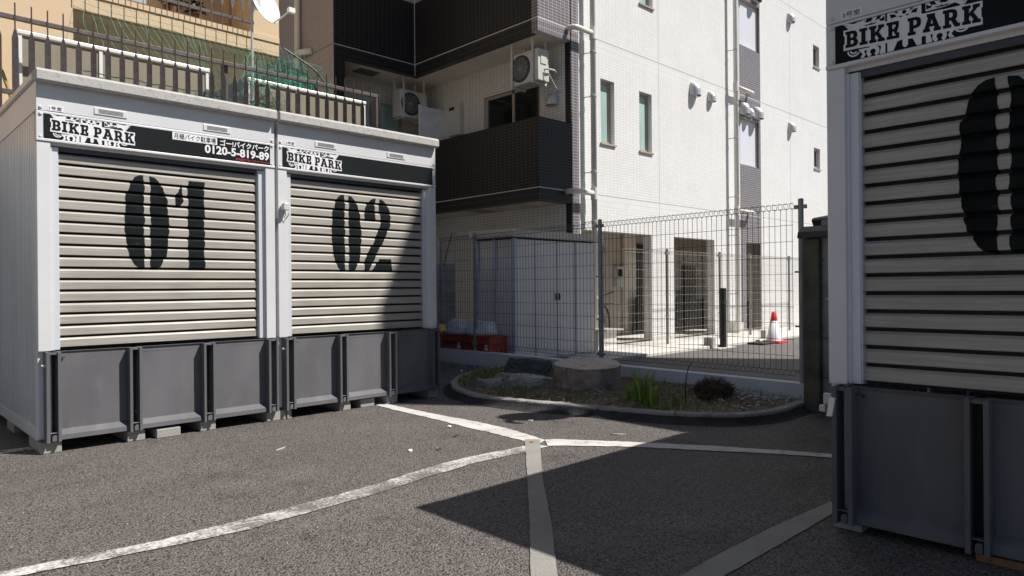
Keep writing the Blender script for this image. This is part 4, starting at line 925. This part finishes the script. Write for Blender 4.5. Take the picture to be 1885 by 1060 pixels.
def ac(loc, rz, label, z0=4.53, hang=5.245):
    a = empty("air_conditioner", loc, rz, label=label, cat="air conditioner", group="outdoor units hung from the balcony ceilings")
    # local: front faces -y, x along the width
    W2, D2, H2 = .66, .27, .53
    MB().box(0, 0, z0, W2, D2, z0 + H2).build("casing", m_acw, a, bevel=.012)
    MB().lathe([(.0, -.004), (.205, -.004), (.215, -.012), (.225, -.012), (.228, 0)], (.25, 0, z0 + H2 / 2), 32, 'y').build("fan_grille", m_acd, a)
    mb = MB()
    for k in range(1, 6): mb.lathe([(.2 * k / 6, -.014), (.2 * k / 6 + .004, -.014), (.2 * k / 6 + .004, -.009)], (.25, 0, z0 + H2 / 2), 28, 'y')
    for k in range(6):
        an = R(30 * k); mb.tube([(.25 - .2 * math.cos(an), -.012, z0 + H2 / 2 - .2 * math.sin(an)), (.25 + .2 * math.cos(an), -.012, z0 + H2 / 2 + .2 * math.sin(an))], .002, 4)
    mb.build("grille_rings", m_hood, a)
    for x in (.05, W2 - .12): MB().box(x, -.03, z0 - .002, x + .035, -.01, hang).box(x, D2 + .01, z0 - .002, x + .035, D2 + .03, hang).box(x, -.03, z0 - .035, x + .035, D2 + .03, z0 - .002).build("hanger", m_acw, a)
    MB().box(W2, .06, z0 + .28, W2 + .012, .2, z0 + .48).build("service_cover", m_acw, a, bevel=.004)
    MB().tube([(W2, .15, z0 + .2), (W2 + .06, .2, z0 + .2), (W2 + .03, D2 + .1, z0 + .22), (W2 - .06, D2 + .3, z0 + .2)], .014, 6).tube([(W2, .12, z0 + .14), (W2 + .07, .18, z0 + .12), (W2 + .03, D2 + .12, z0 - .06), (W2 - .04, D2 + .3, z0 - .1)], .012, 6).build("hose", m_acw, a)
    return a
ac((8.35, 8.56, 0), R(-90), "air conditioner unit hung at the open right end of the balcony")
ac((7.93, 11.2, 0), 0, "air conditioner unit hung in the dark inner corner of the balcony", z0=4.47)

# rear wire fence along the apron, bollard, cone, bench, bicycle
rf = empty("wire_fence", (9.3, 7.04, .055), label="pale wire mesh fence standing on the concrete apron before the white building", cat="fence")
PX = [.02 - .42, 1.48, 3.35, 4.56 + .05, 6.5, 8.4]
for x in PX: MB().tube([(x, 0, 0), (x, 0, 1.71)], .024, 10).lathe([(0, .012), (.027, .004), (.027, -.03)], (x, 0, 1.71), 10).box(x - .05, -.02, 1.62, x + .05, .02, 1.66).box(x - .05, -.015, .9, x + .05, .015, .92).box(x - .05, -.015, .5, x + .05, .015, .52).build("post", m_postl, rf)
for a, b in zip(PX, PX[1:]):
    mb = MB(); mesh_panel(mb, Vector((0, .0, 0)), Vector((1, 0, 0)), Vector((0, -1, 0)), a + .05, b - .05, .09, 1.68, .055, .0024); mb.build("mesh_panel", m_wirel, rf)
bo = empty("bollard", (11.28, 6.22, 0), label="slim black bollard post at the edge of the apron", cat="bollard")
MB().lathe([(0, 1.06), (.055, 1.06), (.06, 1.05), (.06, 0)], n=18).build("pole", m_rubber, bo); MB().lathe([(.061, .78), (.064, .78), (.064, .84), (.061, .84)], n=18).build("band", m_rampd, bo)
MB().box(-.3, -.12, .001, .25, .12, .012).build("base_pad", m_conc, bo)
MB().box(10.92, 6.24, .0, 11.06, 6.40, .20).build("concrete_block", m_blockdark, bevel=.01, label="small grey block beside the slim black bollard", cat="block")
MB().box(13.05, 6.30, .055, 13.12, 6.40, .22).build("concrete_block", m_block, bevel=.01, label="small pale block at the kerb behind the traffic cone", cat="block")
co = empty("traffic_cone", (12.84, 6.02, .004), label="white traffic cone with red tip and red base on the driveway", cat="traffic cone")
MB().box(-.19, -.19, 0, .19, .19, .03).box(-.16, -.16, .03, .16, .16, .045).build("base", m_orange, co, bevel=.015)
MB().lathe([(.15, .045), (.14, .07), (.066, .42), (.06, .42)], n=28).build("body", m_wht, co, smooth=True); MB().lathe([(.066, .421), (.040, .58), (.024, .59), (0, .59)], n=28).build("tip", m_orange, co, smooth=True)
MB().box(12.15, 5.90, .005, 12.62, 6.22, .04).build("rubber_ramp", m_rubber, label="black rubber kerb ramp beside the traffic cone", cat="ramp", bevel=.01)
be = empty("low_bench", (9.55, 7.35, .055), label="low pale bench board on a box beside the fence post", cat="bench")
MB().box(-.6, -.18, .30, .10, .22, .33).build("board", m_plank, be, bevel=.004); MB().box(-.5, -.1, 0, .0, .15, .298).build("box", m_shed, be, bevel=.005)
bi = empty("bicycle", (10.35, 8.35, .055), R(20), label="dark bicycle parked in the passage behind the wire fence", cat="bicycle")
def circ(cx, cz, r, n=28): return [(cx + r * math.cos(2 * math.pi * k / n), 0, cz + r * math.sin(2 * math.pi * k / n)) for k in range(n + 1)]
for x in (-.52, .52):
    wl = MB().tube(circ(x, .33, .32), .018, 6, False).build("wheel", m_rubber, bi); mb = MB()
    for k in range(10): mb.tube([(x, 0, .33), (x + .31 * math.cos(k * .628), 0, .33 + .31 * math.sin(k * .628))], .002, 3)
    mb.build("spokes", m_hood, wl)
MB().tube([(.52, 0, .33), (.38, 0, .82)], .014, 6).tube([(.40, 0, .72), (-.05, 0, .30), (-.18, 0, .72), (.36, 0, .66)], .015, 6).tube([(-.05, 0, .30), (-.52, 0, .33), (-.17, 0, .68)], .011, 6).build("frame", m_rampd, bi)
MB().tube([(.38, -.25, .95), (.40, -.1, .90), (.38, 0, .86), (.40, .1, .90), (.38, .25, .95)], .011, 6).build("handlebar", m_rubber, bi)
MB().box(-.28, -.07, .76, -.04, .07, .80).build("saddle", m_rubber, bi, bevel=.02); MB().box(.30, -.16, .70, .62, .16, .72).build("basket", m_rampd, bi)
MB().box(-.86, -.02, .5, -.84, .02, .55).build("reflector", m_orange, bi)

# ------------------------------------------------------------------ neighbour's concrete panel fence and roofs right of the wire fence
pf = empty("panel_wall", (6.12, 2.50, 0), label="dark mossy concrete post and panel wall beside the shaded container", cat="wall")
MB().box(-.075, -.065, 0, .075, .075, 1.50).build("post", m_olivec, pf, bevel=.008)
MB().box(-.075, -1.95, 0, .075, -1.81, 1.50).build("post", m_olivec, pf, bevel=.008)
for k in range(5): MB().box(-.02, -1.81, k * .34 - .04, .03, -.065, k * .34 + .2985).build("panel", m_pan, pf, bevel=.01)
MB().prism([(-.13, 1.505), (-.11, 1.56), (-.03, 1.61), (.05, 1.60), (.12, 1.54), (.13, 1.505)], -2.0, .10, 'xz').build("coping", m_tilek, pf, bevel=.008)
gr = empty("gate_roof", (8.2, 2.80, -.10), label="small dark tiled eave showing above the panel wall", cat="roof")
MB().prism([(-.26, 1.93), (-.20, 1.86), (.9, 2.05), (.9, 2.12), (-.22, 1.96)], -1.9, .48, 'xz').build("tiles", m_tilek, gr, bevel=.01)
MB().box(.1, -1.4, 0, .22, -1.28, 1.92).build("post", m_olivec, gr)

# ------------------------------------------------------------------ terrace and cream building behind the containers
MB().box(-3.55, 8.02, 0, 5.5, 8.35, 2.45).build("retaining_wall", m_block, label="tall concrete retaining wall hidden behind the containers under the iron fence", cat="wall")
MB().box(-3.55, 8.351, 0, 5.5, 30, 2.44).build("terrace", m_conc, kind="structure")
cb = empty("cream_building", (1.99, 9.2, 2.44), label="cream rendered house with balconies behind the spiked iron fence", cat="building")
CO = Vector((1.99, 9.2, 2.44))
def cpart(mb, nm, m, parent=None, **k):
    mb.v = [(x - CO.x, y - CO.y, z - CO.z) for x, y, z in mb.v]; return mb.build(nm, m, parent or cb, **k)
cpart(MB().box(-3.2, 9.2, 2.45, 1.99, 14, 8.5), "wall", m_cream)
cpart(MB().box(4.10, 9.2, 4.605, 4.478, 14, 8.5).box(1.99, 10.5, 4.605, 2.45, 10.6, 8.5).box(3.2, 10.5, 4.605, 3.42, 10.6, 8.5).box(3.62, 9.9, 4.605, 3.98, 10.0, 8.5).box(2.45, 10.5, 6.8, 3.62, 10.6, 8.5), "wall", m_cream)
cpart(MB().box(1.99, 9.2, 4.345, 4.478, 12.3, 4.515).box(1.99, 9.185, 4.519, 4.478, 10.7, 4.602), "balcony", m_cream, bevel=.006)
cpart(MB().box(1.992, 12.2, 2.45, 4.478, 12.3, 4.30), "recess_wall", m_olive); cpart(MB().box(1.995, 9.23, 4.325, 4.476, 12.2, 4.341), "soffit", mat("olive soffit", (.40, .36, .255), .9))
cpart(MB().box(2.2, 12.12, 2.5, 4.2, 12.19, 4.1), "doorway", mat("brown doorway", (.10, .055, .025), .6))
cpart(MB().box(3.42, 10.6, 4.605, 3.62, 10.66, 6.6).box(3.98, 10.2, 4.605, 4.10, 10.26, 6.6), "doorway", mat("rust doorway", (.16, .085, .045), .6))
wf2 = cpart(MB().box(2.45, 10.52, 4.62, 3.2, 10.58, 6.7), "window", m_framew); cpart(MB().box(2.50, 10.505, 4.66, 2.82, 10.519, 6.65).box(2.84, 10.512, 4.66, 3.15, 10.519, 6.65), "pane", mat("grey pane", (.42, .44, .46), .3), wf2)
cpart(MB().box(3.6, 10.2, 4.6, 3.98, 10.5, 4.95), "balcony_box", mat("balcony box", (.30, .21, .12), .8))
def spike_bar(up, down, zr, wide_hi):
    mb = MB(); w2, t = .027, .006
    if wide_hi: mb.add([(-.004, 0, down), (.004, 0, down), (.004, 0, zr + .10), (w2, 0, zr + .19), (w2, 0, up), (-w2, 0, up), (-w2, 0, zr + .19), (-.004, 0, zr + .10)], [(0, 1, 2, 3, 4, 5, 6, 7)])
    else: mb.add([(-w2, 0, down), (w2, 0, down), (w2, 0, zr - .22), (.006, 0, zr - .13), (.006, 0, up), (-.006, 0, up), (-.006, 0, zr - .13), (-w2, 0, zr - .22)], [(0, 1, 2, 3, 4, 5, 6, 7)])
    n = 8; mb.v += [(x, t, z) for x, y, z in mb.v]; mb.f += [tuple(reversed([i + n for i in mb.f[0]]))] + [(i, (i + 1) % n, (i + 1) % n + n, i + n) for i in range(n)]
    return mb
fi = empty("iron_fence", (1.275, 8.15, 2.45), label="brown wrought iron fence with spiked bars rising above the container roofs", cat="fence")
first = None
for i in range(-5, 32):
    if first is None: first = spike_bar(1.44, 0, 1.32, False).build("bar", m_iron, fi); b = first
    else: b = first.copy(); C.objects.link(b); b.parent = fi
    b.location = (.1335 * i, 0, (.0 if i % 3 else .006)); b.rotation_euler = (0, 0, R(-18 - 1.1 * (i + 5) + random.uniform(-6, 6)))
for z in (1.285, .56): MB().box(-.75, .008, z, 4.16, .05, z + .045).build("rail", m_iron, fi, bevel=.004)
MB().box(2.02, .06, 0, 2.08, .12, 1.3).build("post", m_iron, fi); MB().box(4.10, .01, 0, 4.15, .06, 1.33).build("post", m_iron, fi)
ui = empty("iron_fence", (2.0, 9.12, 4.60), label="brown iron balcony railing with bars tapering down, on the cream house's upper balcony", cat="fence")
first = None
for i in range(16):
    if first is None: first = spike_bar(1.25, -.13, .10, True).build("bar", m_iron, ui); b = first
    else: b = first.copy(); C.objects.link(b); b.parent = ui
    b.location = (.03 + .136 * i, 0, .003)
for z in (.08, 1.0): MB().box(0, .008, z, 2.09, .04, z + .04).build("rail", m_iron, ui)
def panel_fence(x0, x1, posts, label):
    p = empty("panel_railing", (x0, 8.45, 2.44), label=label, cat="railing", group="beige panel railings on the terrace")
    MB().box(0, -.03, 1.25, x1 - x0, .03, 1.29).build("top_rail", m_alu, p, bevel=.006)
    MB().box(.03, -.004, .08, x1 - x0 - .03, .004, 1.244).build("panel", m_panel, p); MB().box(.0, -.02, .04, x1 - x0, .02, .079).build("bottom_rail", m_alu, p)
    for q in posts: MB().box(q - x0 - .018, -.018, 0, q - x0 + .018, .018, 1.249).build("post", m_alu, p, bevel=.004)
panel_fence(1.333, 3.225, (1.36, 2.08, 3.2), "long sunlit beige panel railing with white top rail behind the iron fence")
panel_fence(3.69, 5.385, (3.715, 4.35, 5.36), "beige panel railing with white post at its shaded right end by the apartments")
# satellite dish on a thin mast
ds = empty("satellite_dish", (3.745, 8.42, 3.70), label="white satellite dish on a thin mast in front of the cream house", cat="satellite dish")
MB().tube([(0, 0, -.9), (0, 0, 1.15)], .016, 10).build("mast", m_hood, ds)
dd = MB().lathe([(0, .045), (.10, .036), (.17, .018), (.23, -.01), (.236, -.006), (.17, .026), (.10, .044), (0, .052)], n=36).build("reflector", m_dish, ds, smooth=True)
dd.location = (.17, -.02, .98); dn = Vector((.36, -1.0, .35)).normalized(); dd.rotation_euler = (-dn).to_track_quat('Z', 'Y').to_euler(); dd.scale = (.95, 1.08, 1)
ac_, bc = Vector((.20, -.05, .77)), Vector((.34, -.32, .86))
MB().tube([ac_, ac_ + Vector((.05, -.03, -.01)), ac_ * .4 + bc * .6 + Vector((0, 0, -.03)), bc], .011, 8).box(bc.x - .02, bc.y - .03, bc.z - .02, bc.x + .06, bc.y + .03, bc.z + .04).build("feed_arm", m_dish, ds)
MB().box(-.03, -.03, .9, .1, .03, 1.05).build("bracket", m_hood, ds)
# green net: knotted strands draped from the ledge over the railing
rnd = random.Random(31); mb = MB(); GX, GZ = 38, 10
def netp(u, v): # u along x 2.0..4.75, v 0 at the ledge .. 1 at the foot of the railing
    x = 2.05 + 2.75 * u + .55 * v * (1 - u) * (1 if u > .1 else u * 10)
    zt = 4.50 - .05 * abs(math.sin(u * 8)); zb = 3.25 + .12 * math.sin(u * 5)
    z = zt + (zb - zt) * v - .10 * math.sin(v * 3.14) * (.4 + u); y = 9.12 - .62 * v - .05 * math.sin(v * 3.1)
    d = Vector((noise.noise((u * 6, v * 2.5, 1)), noise.noise((u * 6, v * 2.5, 5)), noise.noise((u * 6, v * 2.5, 9)))) * (.05 + .09 * u) * min(1, v * 4 + .1)
    return Vector((x, y, z)) + d
for i in range(GX + 1):
    u = i / GX
    mb.tube([netp(u + .012 * noise.noise((i * 3.1, k * .35, 7)), k / 16) for k in range(17)], .0019, 3, False)
for j in range(14):
    v = j / 13; mb.tube([netp(k / 60, v) for k in range(61)], .0018, 3, False)
for j in range(34): # gathered bunch at the right end and along the rail
    cx, cz = (3.95 + .75 * rnd.random(), 3.72 + .2 * rnd.random()) if j < 12 else (3.55 + .55 * rnd.random(), 3.15 + .6 * rnd.random())
    P = [Vector((cx + .11 * math.sin(k * 1.1 + j) + .05 * rnd.gauss(0, 1), 8.62 + .07 * rnd.gauss(0, 1) if j < 12 else 8.37 + .02 * rnd.gauss(0, 1), cz + (.10 if j < 12 else .22) * math.cos(k * .9 + j * 2) + .04 * rnd.gauss(0, 1))) for k in range(12)]
    mb.tube(dense(P, 3), .0020, 3, False)
for z in (2.95, 3.02): mb.tube([(1.9 + .1 * k, 8.38 + .01 * math.sin(k), z + .40 + .01 * math.sin(k * 1.7)) for k in range(23)], .006, 5, False)
mb.build("green_net", m_net, label="tangled green garden net draped over the iron fence and terrace railing", cat="net")
# dense folded net pile and bent hoop at the right end
bp = empty("net_frame", (4.55, 8.9, 2.44), label="bent hoop frame holding bunched green net beside the apartments", cat="frame")
MB().tube(bend([(-.05, .2, 2.0), (.5, .15, 1.75), (.72, .1, 1.2), (.76, .1, .4)], .25), .016, 8).build("hoop", m_iron, bp)
mb = MB(); rnd = random.Random(8)
for j in range(34):
    a = Vector((rnd.uniform(-.1, .55), rnd.uniform(.0, .2), rnd.uniform(1.1, 1.75))); P = [a + Vector((rnd.gauss(0, .10), rnd.gauss(0, .04), rnd.gauss(0, .10))) for k in range(6)]
    mb.tube(dense(P, 3), .0028, 3, False)
mb.build("net_bunch", m_net, bp)
MB().prism([(-.1, 1.1), (.6, 1.05), (.5, 1.5), (.3, 1.72), (-.1, 1.85)], .22, .225, 'xz').build("net_sheet", mat("dark net", (.02, .055, .04), .8), bp)
# potted plants on the upper balcony, hose and pipe at the left edge
def leafy(x, y, z, r, n, seed, label):
    o = empty("potted_plant", (x, y, z), label=label, cat="plant", group="potted plants on the cream house's balcony"); rnd = random.Random(seed)
    MB().lathe([(0, 0), (.07, 0), (.09, .14), (.075, .14), (.07, .12), (0, .12)], n=14).build("pot", mat("pot", (.16, .07, .04), .8), o); mb = MB()
    for k in range(n):
        d = Vector((rnd.gauss(0, 1), rnd.gauss(0, .8), rnd.gauss(.3, .9))).normalized(); p = Vector((0, 0, .14 + r * .8)) + d * r * rnd.uniform(.3, 1.1); a = Vector((rnd.gauss(0, 1), rnd.gauss(0, 1), rnd.gauss(0, 1))).normalized(); b = d.cross(a).normalized(); l = rnd.uniform(.03, .07)
        mb.add([p, p + a * l + b * l * .3, p + a * l * 2, p + a * l - b * l * .3], [(0, 1, 2, 3)])
    mb.build("foliage", mat("pot foliage", (.03, .055, .018), .6, amt=.5, ns=20), o, recalc=False)
leafy(3.13, 9.45, 4.603, .15, 190, 3, "dark leafy potted plant at the left, behind the upper balcony railing"); leafy(3.45, 9.5, 4.603, .11, 120, 4, "smaller dark leafy potted plant right of the other one on the balcony")
MB().tube([(1.09, 8.6, 2.5), (1.09, 8.6, 3.3), (1.10, 8.62, 3.5), (1.08, 8.6, 3.75), (1.12, 8.6, 4.0), (1.06, 8.6, 4.2)], [.05, .05, .045, .06, .055, .05], 12).build("white_duct", m_acw, smooth=True, label="white pipe duct on the cream wall at the left edge", cat="duct")
MB().tube([(1.14, 8.5, 3.6), (1.19, 8.5, 3.4), (1.28, 8.5, 3.1), (1.36, 8.5, 2.8), (1.38, 8.5, 2.5)], .018, 8).build("garden_hose", mat("hose", (.42, .36, .10), .5), smooth=True, label="yellow hose hanging at the left end of the terrace railing", cat="hose")

# ------------------------------------------------------------------ neighbouring buildings that throw the shade, plus a house added for bounce light
nb = empty("unseen_neighbour_block", (8.9, -1.7, 0), label="tall plain apartment block beyond the shaded container, out of frame", cat="building")
k = 5.0; xs_, yn = 3.34 + 1.115 * k, 10.2 - 1.575 * k; ysw = 6.2 - 1.575 * k; zt = 2.555 * k
e2 = 10.25 - (yn - 4.43) / 1.575 * -1.115   # east edge of the lower storeys
xe = 10.25 + (4.43 - yn) / 1.575 * 1.115; xe2 = 8.97 + (7.7 - yn) / 1.575 * 1.115
def npart(mb, nm, m):
    mb.v = [(x - 8.9, y + 1.7, z) for x, y, z in mb.v]; return mb.build(nm, m, nb)
npart(MB().box(xs_, ysw, 0, xe, yn, 8.6), "wall", m_house); npart(MB().box(xs_, ysw, 8.602, xe2, yn, zt), "wall", m_house)
hs_ = empty("neighbour_house", (6.80, -5, 0), label="two storey house beyond the panel wall, out of frame", cat="building")
MB().box(.35, 0, 0, 1.3, 5.7, 4.95).build("wall", m_house, hs_)
MB().box(0, -.4, 4.96, 1.6, 6.02, 5.11).build("roof", m_tilek, hs_)
rd = empty("road_mirror", (5.92, 1.87, 0), label="round road mirror on a pole behind the shaded container, out of frame", cat="mirror")
MB().tube([(0, 0, 0), (0, 0, 3.72)], .03, 12).build("pole", m_pipe, rd)
q = MB().lathe([(0, .05), (.13, .04), (.22, .015), (.26, -.01), (.26, -.03), (0, -.04)], n=36).build("mirror", m_orange, rd); q.location = (-.05, -.03, 3.68); q.rotation_euler = Vector((-.15, -.85, .35)).to_track_quat('Z', 'Y').to_euler()
MB().tube([(-.06 + .27 * math.cos(a), -.14, 3.70 + .27 * math.sin(a)) for a in [math.pi * k / 10 for k in range(11)]], .035, 6).build("visor", m_orange, rd)
fb = empty("unseen_neighbour_block", (-3.6, 5.2, 0), label="unseen house added left of the car park to bounce light", cat="building")  # unseen house, added to bounce sunlight onto the left container's side
MB().box(-8, 0, 0, 0, 11, 6.5).build("wall", mat("bounce house render", (.24, .25, .27), .9, amt=.08), fb)
MB().box(-8.3, -.3, 6.51, .35, 11.3, 6.75).build("roof", m_tilek, fb)
for yy in (5.5, 8.5):
    for zz in (1.0, 4.2): MB().box(-.05, yy - .7, zz, .03, yy + .7, zz + 1.3).build("window", m_glass, fb)
